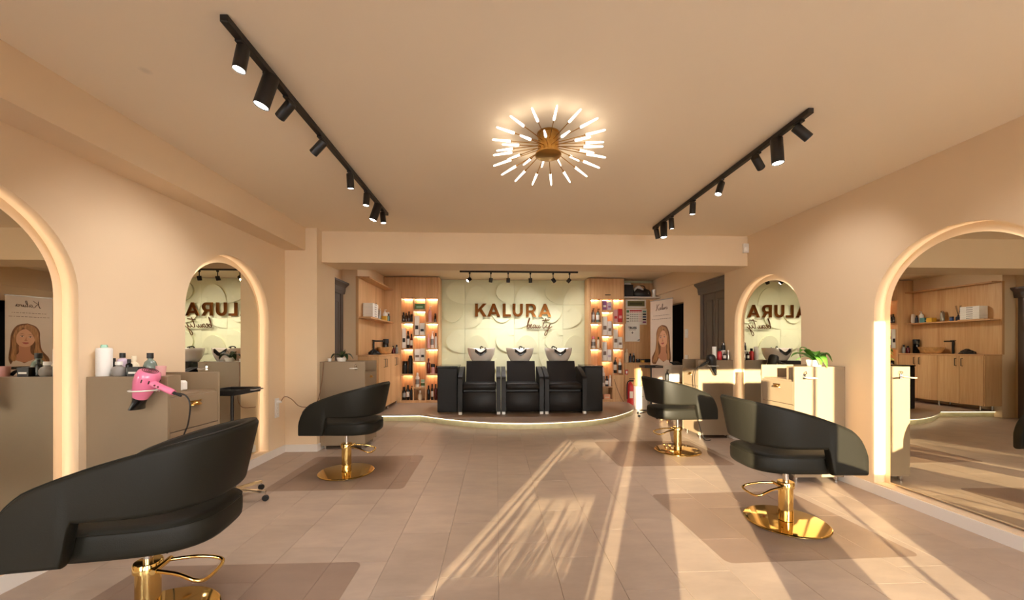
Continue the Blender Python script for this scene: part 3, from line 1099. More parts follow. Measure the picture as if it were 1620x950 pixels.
# ---------------------------------------------------------------- wash units on the platform
def wash_unit(xc, label, faucet):
    t = thing('backwash_chair', label, 'shampoo chair', (xc, 6.56, PZ), 0, 'black shampoo chairs with white basins')
    for s in (-1, 1):
        prof = [(0, .05), (0, .60), (.012, .635), (.05, .665), (.35, .765), (.50, .80), (.60, .80), (.64, .77), (.64, .05)]
        x0, x1 = (.292, .368) if s > 0 else (-.368, -.292)
        m = MB().prism(prof, lambda u, v, d: (d, u, v), x0, x1)
        a = m.build('armrest', 'leather_wash', t, smooth=40)
        MB().box(x0 + .008, x1 - .008, .01, .05, 0, .048, .003).build('foot', 'white', a)
        MB().box(x0 + .008, x1 - .008, .57, .61, 0, .048, .003).build('foot', 'white', a)
    MB().box(-.288, .288, .005, .52, .425, .535, .022).build('seat', 'leather_wash', t, smooth=60)
    MB().box(-.286, .286, .03, .10, .045, .385, .008).build('front_panel', 'leather_wash', t, smooth=60)
    MB().box(-.28, .28, .12, .62, .05, .42).build('body', 'black', t)
    prof = [(.36, .50), (.42, .50), (.60, .885), (.585, .905), (.555, .90)]
    MB().prism(prof, lambda u, v, d: (d, u, v), -.262, .262).build('backrest', 'leather_wash', t, smooth=40)
    MB().box(-.20, .20, .64, 1.05, .02, .88, .01).build('pedestal', 'black', t)
    # ceramic bowl: outer then inner shell
    n = 48
    rings = []

    def rim(a):
        f = max(0, -math.sin(a))
        x_ = math.cos(a)
        return -.085 * math.exp(-(x_ / .34) ** 2) * (1 if f > 0 else 0) + .012 * abs(x_)
    for sc_, z, k in ((.02, .872, 0), (.52, .872, 0), (.64, .885, 0), (.80, .95, 0), (.92, 1.02, .25), (.985, 1.09, .7), (1.0, 1.125, 1), (.985, 1.137, 1), (.95, 1.135, 1), (.90, 1.10, .9), (.80, 1.02, .4), (.6, .95, .1), (.02, .93, 0)):
        rings.append([(.268 * sc_ * math.cos(a) * (1 if abs(math.cos(a)) < 2 else 1), .83 + .235 * sc_ * math.sin(a), z + k * rim(a)) for a in [2 * PI * i / n for i in range(n)]])
    MB().loft(rings).build('basin', 'ceramic', t, smooth=60)
    # black gel neck rest draped in the front notch
    pts = []
    for k in range(13):
        u = -1 + 2 * k / 12
        a = -PI / 2 + u * .42
        pts.append((.268 * math.cos(a), .83 + .235 * math.sin(a) + .004, 1.140 + rim(a)))
    rings = []
    for p in pts:
        rings.append([(p[0], p[1] - .022, p[2] - .055), (p[0], p[1] - .026, p[2] - .01), (p[0], p[1] - .012, p[2] + .012), (p[0], p[1] + .018, p[2] + .010), (p[0], p[1] + .014, p[2] - .004), (p[0], p[1] - .008, p[2] - .012)])
    MB().loft(rings).build('neck_rest', 'black_gloss', t, smooth=60)
    f = MB().tube(smooth_path([(faucet, .98, 1.12), (faucet, .98, 1.165), (faucet + .02, .93, 1.175), (faucet + .05, .88, 1.158)], 5), .011, 8)
    f.cyl((faucet + .09, .99, 1.12), (faucet + .09, .99, 1.16), .012)
    f.build('faucet', 'black_gloss' if faucet < 0.05 else 'chrome', t, smooth=50)
    return t


wash_unit(-.297, 'black shampoo chair with white basin, leftmost of the three', -.02)
wash_unit(.452, 'black shampoo chair with white basin, middle of the three', .0)
wash_unit(1.205, 'black shampoo chair with white basin, rightmost of the three', -.10)
for x0, x1, lab in ((-1.06, -.70, 'black storage cabinet beside the leftmost shampoo chair'), (1.60, 1.93, 'black storage cabinet beside the rightmost shampoo chair')):
    t = thing('storage_cabinet', lab, 'cabinet', ((x0 + x1) / 2, 7.1, PZ))
    MB().box(x0, x1, 6.84, 7.4, PZ + .002, PZ + .80, .006).build('body', 'leather_wash', t, world=True)
    MB().box(x0 - .006, x1 + .006, 6.83, 7.41, PZ + .80, PZ + .825, .004).build('top', 'black_gloss', t, world=True)
    MB().box(x0 + .012, x1 - .012, 6.828, 6.84, PZ + .03, PZ + .78, .003).build('door', 'leather_wash', t, world=True)

# ---------------------------------------------------------------- wall lettering
sg = thing('wall_sign', 'bronze mirrored KALURA letters with small script word beauty below', 'sign', (.37, YG - .06, 1.94))
LH = .285


def letter(loop, holes, x0):
    fn = lambda u, v, d: (x0 + u, d, 1.945 + v)
    MB().prism(loop, fn, YG - .075, YG - .052, holes).build('letter', 'sign_gold', sg, world=True)
    o = COL.objects[-1]
    for hx in (.04, ):
        pass
    return o


h_ = LH
b_ = .062
K = [(0, 0), (b_, 0), (b_, .085), (.098, .125), (.178, 0), (.253, 0), (.142, .170), (.248, h_), (.172, h_), (b_, .160), (b_, h_), (0, h_)]
A = [(0, 0), (.064, 0), (.086, .056), (.196, .056), (.218, 0), (.284, 0), (.168, h_), (.116, h_)]
AH = [(.106, .106), (.176, .106), (.141, .196)]
Lt = [(0, 0), (.176, 0), (.176, .054), (b_, .054), (b_, h_), (0, h_)]
U = [(0, h_)] + [(.112 + .112 * math.cos(PI + PI * k / 16), .112 + .114 * math.sin(PI + PI * k / 16) + .002) for k in range(17)] + [(.224, h_), (.224 - b_, h_)] + \
    [(.112 + .05 * math.cos(-PI * k / 12), .112 + .054 * math.sin(-PI * k / 12)) for k in range(13)] + [(b_, h_)]
Rr = [(0, 0), (b_, 0), (b_, .088), (.110, .088), (.160, 0), (.230, 0), (.172, .100)] + [(.128 + .092 * math.cos(-PI / 2 + PI * k / 14 + .35), .190 + .095 * math.sin(-PI / 2 + PI * k / 14 + .35) if k < 14 else h_) for k in range(1, 12)] + [(.120, h_), (0, h_)]
RH = [(b_, .140), (.122, .140)] + [(.122 + .036 * math.cos(-PI / 2 + PI * k / 8), .187 + .047 * math.sin(-PI / 2 + PI * k / 8)) for k in range(1, 8)] + [(.122, .234), (b_, .234)]
for loop, holes, x0 in ((K, [], -.466), (A, [AH], -.205), (Lt, [], .135), (U, [], .350), (Rr, [RH], .640), (A, [AH], .915)):
    letter(loop, [h[::-1] for h in holes], x0)
SC = .001283


def script(strokes, x0, z0, sc, cx, cy, y, r, name, material, parent, fn=None):
    m = MB()
    for stt in strokes:
        pts = [(x0 + (a - cx) * sc, y, z0 - (b - cy) * sc) for a, b in stt]
        if fn:
            pts = [fn(*p) for p in pts]
        m.tube(smooth_path(pts, 5), r, 6)
    return m.build(name, material, parent, smooth=60, world=True)


BEAUTY = [[(1000, 520), (1022, 480), (1052, 400), (1058, 380), (1046, 384), (1022, 450), (1008, 545), (1018, 520), (1040, 492), (1050, 515), (1036, 545), (1012, 548)],
          [(1050, 520), (1085, 508), (1088, 488), (1072, 492), (1064, 525), (1078, 548), (1108, 530)],
          [(1152, 500), (1128, 492), (1110, 520), (1118, 546), (1140, 530), (1154, 498), (1150, 535), (1160, 546), (1176, 520)],
          [(1180, 496), (1174, 530), (1184, 548), (1206, 525), (1216, 496), (1210, 535), (1220, 548), (1250, 520)],
          [(1332, 380), (1304, 440), (1280, 515), (1284, 546), (1304, 545), (1334, 515)], [(1262, 425), (1320, 412), (1396, 402)],
          [(1346, 490), (1334, 525), (1346, 545), (1380, 520), (1402, 480)], [(1404, 478), (1378, 560), (1340, 660), (1316, 672), (1312, 640), (1350, 590), (1436, 520)]]
script(BEAUTY, .655, 1.70, SC, 1000, 548, YG - .066, .0092, 'script_word', 'sign_dark', sg)

# ---------------------------------------------------------------- lit shelf units
COLROW_A = [(1.81, 2.31), (1.26, 1.776), (.726, 1.226), (.176, .69)]
COLROW_B = [(2.076, 2.31), (1.536, 2.04), (.993, 1.51), (.443, .966), (.17, .42)]
YF, YB = 7.99, 8.30


def shelf_unit(label, x0, x1, cols, rows, door=None):
    t = thing('shelf_unit', label, 'shelf unit', ((x0 + x1) / 2, (YF + YB) / 2, PZ))
    TOP = 2.745
    c0, c1 = cols[0][0], cols[-1][1]
    B = lambda nm, *a, bev=.002, m='oak': MB().box(*a, bev).build(nm, m, t, world=True)
    B('back_panel', c0 - .02, c1 + .02, YB, YB + .02, PZ + .001, 2.33)
    if c0 - x0 > .03:
        B('side_panel', x0, c0, YF, YB, PZ + .001, TOP, bev=.008)
    else:
        B('side_panel', x0, c0, YF, YB, PZ + .001, TOP, bev=.004)
    B('side_panel', c1, x1, YF, YB, PZ + .001, TOP, bev=.012)
    top = B('top_panel', c0, c1, YF, YB, 2.31, TOP, bev=.001)
    if door:
        MB().box(door - .06, door + .06, YF - .018, YF - .001, 2.385, 2.40, .003).build('handle', 'black_metal', top, world=False, at=None)
        COL.objects[-1].location = (-t.location.x, -t.location.y, -t.location.z)
    B('plinth', c0, c1, YF + .005, YB, PZ + .001, .17, bev=0)
    for i in range(len(cols) - 1):
        B('divider', cols[i][1], cols[i + 1][0], YF + .001, YB, .17, 2.31, bev=.001)
    for (a, b), rw in zip(cols, rows):
        for k, (z0, z1) in enumerate(rw):
            if k + 1 < len(rw):
                B('shelf', a, b, YF + .002, YB, rw[k + 1][1], z0, bev=.001)
            if not (len(rw) == 5 and k == 4):
                MB().box(a + .01, b - .01, YB - .045, YB - .03, z1 - .009, z1 - .001).build('led_strip', 'led_shelf', t, world=True)
    return t


mat('led_shelf', (1, 1, 1, 1), emit=(1.0, .82, .58, 1), es=26)
LC = [(-1.985, -1.748), (-1.728, -1.492), (-1.472, -1.235)]
RC = [(2.005, 2.228), (2.246, 2.466), (2.486, 2.700)]
uL = shelf_unit('tall oak unit with lit niches beside the washbasin counter', -2.345, -1.19, LC, [COLROW_A, COLROW_B, COLROW_A])
uR = shelf_unit('tall oak unit with lit niches next to the wall calendar', 1.935, 2.722, RC, [COLROW_A, COLROW_B, COLROW_A[:3]], door=2.36)
# closed cupboard door at the foot of the right unit, with a hanging cord
dr = MB().box(2.486, 2.700, YF + .004, YF + .022, .172, .69, .002).build('door', 'oak', uR, world=True)
tag(MB().tube(smooth_path([(2.50, 7.985, .60), (2.53, 7.97, .48), (2.58, 7.95, .33), (2.64, 7.93, .19), (2.68, 7.92, PZ + .006)], 5), .004, 6).build('strap', 'black', None, smooth=60),
    'thin black strap trailing down the oak cupboard door to the platform', 'strap')

UN = {'L': 'oak niches near sink counter', 'R': 'oak niches near calendar'}
CN = ['first', 'middle', 'last']
RN = ['top', 'second', 'third', 'fourth', 'bottom']
ORD = ['first', 'second', 'third', 'fourth', 'fifth']


def fill(unit, ci, ri, goods):
    cols = LC if unit == 'L' else RC
    rw = COLROW_B if ci == 1 else COLROW_A
    a, b = cols[ci]
    z0 = rw[ri][0] + .0005
    tot = sum(g[1] for g in goods if g[0] != 'on')
    gap = max(.002, (b - a - .012 - tot) / max(1, len(goods)))
    x = a + .006 + gap / 2
    for k, g in enumerate(goods):
        sh, w, h, body, cap, desc = g[:6]
        bd = g[6] if len(g) > 6 else None
        dd = min(w * .8, .16)
        lab = '%s, %s on %s shelf of %s column, %s' % (desc, ORD[k], RN[ri], CN[ci], UN[unit])
        item(sh, w, h, body, cap, lab, (x + w / 2, YF + .03 + max(dd / 2 if sh == 'box' else w / 2, .03), z0), band=bd, d=dd)
        x += w + gap


fill('L', 0, 0, [('cap', .058, .20, 'brown_bottle', 'black', 'brown bottle'), ('cap', .05, .19, 'brown_bottle', 'black', 'brown bottle'), ('cap', .056, .22, 'brown_bottle', 'black_gloss', 'brown bottle'), ('jar', .05, .16, 'black', 'brown_bottle', 'black jar')])
fill('L', 0, 1, [('box', .075, .42, 'paper', None, 'tall white box', 'print_black'), ('cap', .06, .36, 'black', 'black_gloss', 'tall black bottle', 'white'), ('cap', .05, .30, 'maroon', 'black', 'maroon bottle', 'white')])
fill('L', 0, 2, [('jar', .10, .26, 'black', 'black_gloss', 'wide black tub'), ('can', .095, .38, 'black', 'black', 'tall black canister')])
fill('L', 0, 3, [('cap', .075, .27, 'black_gloss', 'black', 'black bottle', 'grey'), ('cap', .07, .31, 'black_gloss', 'black', 'tall black bottle', 'white'), ('pump', .06, .29, 'black', 'black', 'black pump bottle')])
fill('L', 1, 0, [('box', .19, .12, 'green_box', None, 'green patterned box', 'mint')])
fill('L', 1, 1, [('box', .09, .40, 'paper', None, 'tall white carton', 'print_black'), ('box', .10, .25, 'white', None, 'short white carton', 'print_black')])
fill('L', 1, 2, [('box', .11, .25, 'paper', None, 'white carton', 'print_text'), ('box', .085, .26, 'white', None, 'white carton', 'print_black')])
fill('L', 1, 3, [('cap', .085, .30, 'white', 'white', 'white bottle', 'grey'), ('jar', .08, .16, 'white', 'mint', 'white jar', 'green_box')])
fill('L', 1, 4, [('flask', .085, .20, 'cream', 'white', 'cream round bottle')])
fill('L', 2, 0, [('pump', .075, .33, 'pale_pink', 'white', 'tall pale pump bottle'), ('cap', .05, .18, 'brown_bottle', 'black', 'small dark bottle')])
fill('L', 2, 1, [('cap', .055, .30, 'pale_pink', 'pale_pink', 'pink bottle'), ('pump', .065, .35, 'white', 'white', 'white pump bottle', 'grey'), ('cap', .055, .32, 'white', 'black', 'black capped white bottle')])
fill('L', 2, 2, [('cap', .065, .32, 'maroon', 'maroon', 'maroon bottle'), ('jar', .085, .20, 'pale_pink', 'black', 'black lidded pink jar'), ('cap', .04, .17, 'maroon', 'black', 'small maroon bottle')])
fill('L', 2, 3, [('cap', .06, .30, 'black_gloss', 'black', 'black bottle'), ('cap', .055, .33, 'black', 'black', 'black bottle', 'white'), ('cap', .06, .33, 'maroon', 'black', 'dark red bottle')])
fill('R', 0, 0, [('pump', .07, .30, 'grey', 'black', 'grey pump bottle', 'white'), ('pump', .075, .29, 'grey_green', 'black', 'dull green pump bottle', 'white')])
fill('R', 0, 1, [('cap', .09, .25, 'white', 'pink', 'pink capped white bottle', 'grey'), ('cap', .06, .24, 'cream', 'olive', 'cream bottle')])
fill('R', 0, 2, [('jar', .07, .10, 'peach', 'peach', 'peach jar'), ('flask', .08, .12, 'peach', 'white', 'peach bottle')])
fill('R', 1, 0, [('box', .085, .20, 'purple', None, 'purple box', 'white'), ('box', .08, .17, 'lilac', None, 'lilac box', 'purple')])
fill('R', 1, 1, [('box', .10, .40, 'paper', None, 'tall white carton', 'print_text'), ('box', .08, .30, 'white', None, 'white carton', 'print_text')])
fill('R', 1, 2, [('box', .09, .40, 'white', None, 'tall white carton', 'print_text'), ('box', .085, .24, 'paper', None, 'short white carton', 'lilac')])
fill('R', 1, 3, [('cap', .06, .40, 'white', 'white', 'tall white bottle', 'grey'), ('cap', .065, .22, 'navy', 'black', 'navy bottle', 'white'), ('cap', .05, .24, 'white', 'white', 'short white bottle')])
fill('R', 1, 4, [('box', .14, .10, 'peach', None, 'small peach box', 'cream')])
fill('R', 2, 0, [('box', .085, .27, 'pale_pink', None, 'pink striped carton', 'red'), ('box', .08, .29, 'red', None, 'red striped carton', 'pale_pink')])
fill('R', 2, 1, [('box', .09, .40, 'paper', None, 'tall white carton', 'print_text'), ('box', .085, .24, 'white', None, 'short white carton', 'print_text')])
fill('R', 2, 2, [('pump', .07, .33, 'black', 'black', 'black pump bottle', 'white'), ('cap', .075, .31, 'white', 'cream', 'white bottle', 'print_black')])

# ---------------------------------------------------------------- wash-basin counter on the left
ct = thing('sink_counter', 'oak sink counter with black handles below the wall shelf', 'counter', (-2.17, 7.25, PZ))
CX0, CX1, CY0, CY1, CZ = -2.348, -2.0, 6.52, 7.985, 1.150
MB().box(CX0, CX1 - .02, CY0 + .004, CY1, PZ + .09, CZ - .03, .002).build('body', 'oak', ct, world=True)
MB().box(CX0, CX1 + .006, CY0 - .004, CY1, CZ - .03, CZ, .003).build('countertop', 'oak_plain', ct, world=True)
yy = CY0 + .01
for k in range(4):
    w_ = (CY1 - CY0 - .02) / 4
    d = MB().box(CX1 - .02, CX1, yy + .002, yy + w_ - .002, PZ + .092, CZ - .034, .0015).build('door', 'oak', ct, world=True)
    hy = yy + (w_ - .05 if k % 2 == 0 else .05)
    m = MB().tube([(CX1, hy, .93), (CX1 + .03, hy, .93), (CX1 + .03, hy, 1.07), (CX1, hy, 1.07)], .006, 6)
    m.build('handle', 'black_metal', d, world=False)
    COL.objects[-1].location = (-ct.location.x, -ct.location.y, -ct.location.z)
    yy += w_
for fy in (CY0 + .1, CY0 + .75, CY1 - .1):
    MB().cyl((CX1 - .06, fy, PZ + .001), (CX1 - .06, fy, PZ + .092), .016, None, 10).build('foot', 'chrome', ct, smooth=40, world=True)
    MB().cyl((CX0 + .05, fy, PZ + .001), (CX0 + .05, fy, PZ + .092), .016, None, 10).build('foot', 'chrome', ct, smooth=40, world=True)
pn = thing('wall_panelling', 'oak wall panelling with cornice board above the sink counter', 'wall panel', (-2.34, 7.25, CZ))
for k in range(3):
    a = CY0 + .002 + k * (CY1 - CY0 - .002) / 3
    MB().box(-2.3495, -2.331, a, a + (CY1 - CY0) / 3 - .002, CZ + .001, 2.46).build('panel', 'oak', pn, world=True)
MB().box(-2.3495, -2.15, CY0 + .002, CY1, 2.46, 2.485, .002).build('cornice_board', 'oak_plain', pn, world=True)
MB().box(-2.375, -2.33, CY0 - .012, CY0 + .001, CZ, 2.485).build('edge_strip', 'oak_plain', pn, world=True)
sh_ = tag(MB().box(-2.331, -2.13, CY0 + .01, CY1 - .005, 1.775, 1.80, .002).build('wall_shelf', 'oak_plain'), 'long oak wall shelf above the stone sink, white boxes on it', 'shelf')

sk = thing('vessel_sink', 'beige stone vessel sink with black tap on oak counter', 'sink', (-2.17, 7.50, CZ))
MB().lathe([(0, .001), (.12, .001), (.15, .02), (.19, .11), (.20, .135), (.185, .135), (.15, .06), (.10, .03), (0, .028)], 36, sx=.72, sy=1.15).build('bowl', 'stone_bowl', sk, smooth=50)
tp = MB().cyl((-.135, -.27, 0.001), (-.135, -.27, .26), .018, None, 14).box(-.15, .05, -.282, -.258, .235, .262, .004).box(-.15, -.12, -.31, -.23, .262, .272, .002)
tp.build('tap', 'black_metal', sk, smooth=40)
item('jar', .11, .30, 'black_gloss', 'black', 'tall black canister behind the stone sink', (-2.26, 7.86, CZ))
item('cap', .07, .16, 'maroon', 'black', 'dark red bottle beside black canister behind the stone sink', (-2.12, 7.90, CZ))
item('cap', .06, .18, 'grey', 'black', 'grey bottle with black cap behind the stone sink', (-2.06, 7.93, CZ))
# dark towel heap near the front of the counter
tw = []
for i in range(9):
    t_ = i / 8
    tw.append([(.10 * (1 - t_ ** 1.4 * .85) * math.cos(a) * (1 + .35 * math.sin(3 * a + .6 * i)), .13 * (1 - t_ ** 1.4 * .85) * math.sin(a) * (1 + .2 * math.cos(4 * a - i)), .002 + .10 * t_ ** 1.2 + (.014 * math.sin(5 * a + 2 * i) * t_ * (1 - t_) * 4)) for a in [2 * PI * k / 24 for k in range(24)]])
o = MB().loft(tw).build('towel', 'black', None, smooth=60)
o.location = (-2.20, 6.92, CZ)
tag(o, 'crumpled black towel heap at the front end of oak counter', 'towel')

# on the wall shelf
SZ = 1.8005
for k in range(6):
    o = MB().box(-.085, .085, -.15, .15, 0, .040, .004).build('white_box', 'paper', None)
    o.location = (-2.235, 6.85, SZ + .0405 * k + .032)
    tag(o, 'flat white box, %s from the bottom of stack on oak wall shelf' % (['lowest', 'second', 'third', 'fourth', 'fifth', 'topmost'][k] if k not in (0, 5) else ['lowest', 'topmost'][k == 5]).replace('lowest from', 'lowest'), 'box', 'flat white boxes stacked on the wall shelf')
    MB().box(.085, .0862, -.05, .05, .012, .026).build('print_label', 'grey', o)
bpy.data.objects['white_box']['label'] = 'lowest flat white box of the stack on oak wall shelf'
for o in [q for q in COL.objects if q.name.startswith('white_box.005')]:
    o['label'] = 'topmost flat white box of the stack on oak wall shelf'
o = MB().box(-.09, .09, -.20, .20, 0, .012).build('wooden_tray', 'oak_plain')
o.location = (-2.235, 6.83, SZ)
tag(o, 'low wooden tray under the flat white box stack', 'tray')
for k in range(6):
    bpy.data.objects['white_box' + ('' if k == 0 else '.%03d' % k)].location.z = SZ + .0125 + .0405 * k
rd = thing('reed_diffuser', 'dark reed diffuser with black sticks behind white box stack', 'diffuser', (-2.25, 7.10, SZ))
MB().lathe([(0, 0), (.035, 0), (.037, .07), (.015, .095), (.015, .11), (0, .11)], 16).build('flask', 'navy', rd, smooth=40)
for k in range(4):
    a = k * 1.6
    MB().cyl((0, 0, .09), (.035 * math.cos(a), .05 * math.sin(a), .30), .003, None, 6).build('stick', 'black', rd)
item('jar', .06, .09, 'blue', 'navy', 'small blue jar beside the reed diffuser', (-2.24, 7.20, SZ))
item('can', .07, .22, 'steel', 'chrome', 'silver shaker in the middle of the oak wall shelf', (-2.24, 7.36, SZ))
item('box', .11, .09, 'yellow', None, 'yellow box on the oak wall shelf', (-2.20, 7.52, SZ), d=.10)
item('box', .11, .10, 'teal', None, 'teal and white box on the oak wall shelf', (-2.20, 7.65, SZ), band='white', d=.09)
item('pump', .08, .24, 'white', 'white', 'white pump bottle on the oak wall shelf', (-2.25, 7.75, SZ))
item('cap', .05, .16, 'navy', 'black', 'dark bottle behind teal box on the oak wall shelf', (-2.18, 7.78, SZ))
item('tube', .075, .20, 'white', 'white', 'white tube at the far end of the oak wall shelf', (-2.24, 7.90, SZ))

# ---------------------------------------------------------------- wall corner on the right: panel, shelf, notices
pr = thing('wall_panelling', 'oak wall panelling behind calendar and notices', 'wall panel', (3.1, 8.32, 0))
for k in range(3):
    a = 2.724 + k * .258
    MB().box(a, a + .256, 8.30, 8.34, .001, 2.70).build('panel', 'oak', pr, world=True)
ts = tag(MB().box(2.724, 3.498, 7.98, 8.298, 2.335, 2.36, .002).build('wall_shelf', 'white_trim'), 'white top shelf carrying black bag and box above notices', 'shelf')
lc = thing('low_cabinet', 'low oak cabinet below the notices, bottles on its top', 'cabinet', (3.05, 8.15, 0))
MB().box(2.726, 3.44, 8.01, 8.298, .001, .925, .002).build('body', 'oak', lc, world=True)
MB().box(2.724, 3.46, 7.99, 8.298, .925, .954, .003).build('top', 'oak_plain', lc, world=True)
for a in (2.73, 3.087):
    d = MB().box(a, a + .350, 7.994, 8.01, .06, .918, .0015).build('door', 'oak', lc, world=True)
# notices
nt = thing('control_box', 'white wall control box with dark olive display', 'control box', (3.075, 8.298, 2.16))
MB().box(2.85, 3.30, 8.265, 8.298, 2.145, 2.33, .004).build('casing', 'paper', nt, world=True)
d = MB().box(2.885, 3.265, 8.262, 8.266, 2.185, 2.30).build('display', 'olive', nt, world=True)
MB().box(2.93, 3.21, 8.2605, 8.2625, 2.215, 2.265).build('window_strip', 'olive_dark', nt, world=True)
cl = thing('wall_calendar', 'white wall calendar with red header above the TRUSS notice', 'calendar', (3.095, 8.298, 1.78))
MB().box(2.862, 3.325, 8.293, 8.298, 1.78, 2.135).build('sheet', 'paper', cl, world=True)
MB().box(2.94, 3.215, 8.2915, 8.293, 2.075, 2.105).build('header_print', 'red', cl, world=True)
for r in range(5):
    for c in range(7):
        xx, zz = 2.955 + c * .038, 2.04 - r * .047
        MB().box(xx, xx + .022, 8.2918, 8.293, zz, zz + .018 if r else zz + .03).build('day_print', 'pale_pink' if (c > 4 or r == 0) else 'grey', cl, world=True)
for k, m_ in enumerate(('green_box', 'grey', 'olive', 'grey')):
    MB().box(2.872, 2.93, 8.2915, 8.293, 2.045 - k * .07, 2.10 - k * .07 if k == 0 else 2.065 - k * .07).build('advert_print', m_, cl, world=True)
for k, m_ in enumerate(('teal', 'navy', 'blue', 'navy', 'purple')):
    MB().box(3.235, 3.31, 8.2915, 8.293, 2.05 - k * .058, 2.085 - k * .058).build('advert_print', m_, cl, world=True)
no = thing('paper_notice', 'white paper notice printed TRUSS with plus sign', 'notice', (3.0, 8.29, 1.41))
MB().box(2.842, 3.165, 8.286, 8.291, 1.405, 1.80).build('sheet', 'paper', no, world=True)


def text_mesh(txt, size, name, material, parent, loc, rot=(PI / 2, 0, 0), bold=.0):
    cu = bpy.data.curves.new(name, 'FONT')
    cu.body = txt
    cu.size = size
    cu.align_x = 'CENTER'
    cu.extrude = .0006
    cu.offset = bold
    tmp = bpy.data.objects.new('tmp', cu)
    COL.objects.link(tmp)
    dg = bpy.context.evaluated_depsgraph_get()
    me = bpy.data.meshes.new_from_object(tmp.evaluated_get(dg))
    bpy.data.objects.remove(tmp)
    me.name = name
    me.materials.clear()
    me.materials.append(MATS[material])
    o = bpy.data.objects.new(name, me)
    COL.objects.link(o)
    o.parent = parent
    o.location = Vector(loc) - parent.location
    o.rotation_euler = rot
    return o


text_mesh('TRUSS', .066, 'print_text', 'print_black', no, (3.0, 8.285, 1.685), bold=.0035)
MB().box(2.92, 3.08, 8.2852, 8.286, 1.658, 1.664).build('print_line', 'print_text', no, world=True)
MB().box(2.975, 3.025, 8.2852, 8.286, 1.595, 1.605).box(2.995, 3.005, 8.2852, 8.286, 1.575, 1.625).build('print_plus', 'print_black', no, world=True)
MB().add([(3.10, 8.2852, 1.43), (3.16, 8.2852, 1.43), (3.16, 8.2852, 1.46)], [(0, 1, 2)]).build('print_corner', 'print_black', no, world=True)
# shelf clutter on top
bx = MB().box(2.735, 2.925, 8.02, 8.22, 2.3605, 2.62, .006).build('storage_box', 'black', None, at=(2.83, 8.12, 2.3605))
tag(bx, 'black square box on the white top shelf', 'box')
o = MB().lathe([(0, 0), (.075, 0), (.08, .03), (.06, .045), (0, .05)], 18).build('folded_towel', 'white', None, smooth=50)
o.location = (2.83, 8.12, 2.6205)
tag(o, 'small white rolled towel on top of the black square box', 'towel')
bg = thing('tote_bag', 'black bag with white cloth spilling out on the top shelf', 'bag', (3.13, 8.13, 2.3605))
rings = []
for i, (w_, d_, z_) in enumerate(((.19, .09, 0), (.21, .11, .03), (.20, .11, .10), (.17, .09, .15), (.10, .05, .18))):
    rings.append([(w_ * math.cos(a) * (1 + .06 * math.sin(5 * a + i)), d_ * math.sin(a), z_ + .012 * math.sin(3 * a + i) * (i > 1)) for a in [2 * PI * k / 24 for k in range(24)]])
MB().loft(rings).build('body', 'black', bg, smooth=60)
rings = []
for i in range(8):
    t_ = i / 7
    c = Vector((-.17 + .30 * t_, -.05, .15 + .07 * math.sin(t_ * 5)))
    rings.append([tuple(c + Vector((.012 * math.sin(a * 2 + i), .035 * math.cos(a), .030 * math.sin(a)))) for a in [2 * PI * k / 10 for k in range(10)]])
MB().loft(rings).build('cloth', 'white', bg, smooth=60)
MB().tube(smooth_path([(-.10, 0, .15), (-.04, -.02, .24), (.06, -.02, .24), (.11, 0, .15)], 5), .009, 8).build('handle', 'black', bg, smooth=60)
item('cup', .09, .17, 'white', None, 'white cup at the wall end of the top shelf', (3.41, 8.12, 2.3605))
# counter things
for sh, w, h, b, c, x, lab in [('cap', .075, .29, 'cream', 'cream', 2.79, 'tall cream bottle on the low oak cabinet'), ('cap', .06, .19, 'navy', 'black', 2.875, 'navy bottle beside tall cream bottle on the low oak cabinet'),
                               ('cap', .055, .20, 'black_gloss', 'steel', 2.945, 'black bottle with silver cap on the low oak cabinet'), ('jar', .09, .075, 'black', 'black_gloss', 3.04, 'flat black jar on the low oak cabinet'),
                               ('jar', .08, .065, 'yellow', 'black', 3.14, 'flat yellow jar on the low oak cabinet'), ('box', .10, .07, 'black', None, 3.25, 'small black box on the low oak cabinet')]:
    item(sh, w, h, b, c, lab, (x, 8.06, .9545))

# fire extinguisher
fe = thing('fire_extinguisher', 'red fire extinguisher standing beside oak niches', 'fire extinguisher', (2.80, 7.86, .001))
MB().lathe([(0, 0), (.062, 0), (.066, .01), (.066, .46), (.055, .51), (.025, .54), (.022, .56), (0, .56)], 22).build('cylinder', 'red', fe, smooth=40)
MB().box(-.02, .07, -.014, .014, .56, .59, .003).box(-.02, .10, -.012, .012, .61, .622, .002).build('valve_handle', 'black_metal', fe)
MB().tube(smooth_path([(-.02, -.01, .575), (-.075, -.04, .53), (-.082, -.04, .36), (-.078, -.04, .2)], 5), .011, 8).build('hose', 'black', fe, smooth=60)
MB().box(-.035, .035, -.0675, -.062, .22, .36).build('print_label', 'white', fe)
sg2 = tag(MB().box(2.735, 2.80, 7.986, 7.9935, .70, .80).build('safety_sign', 'red'), 'small red fire safety sign above the extinguisher', 'sign')
MB().box(2.75, 2.785, 7.985, 7.986, .72, .775).build('print_symbol', 'white', sg2)

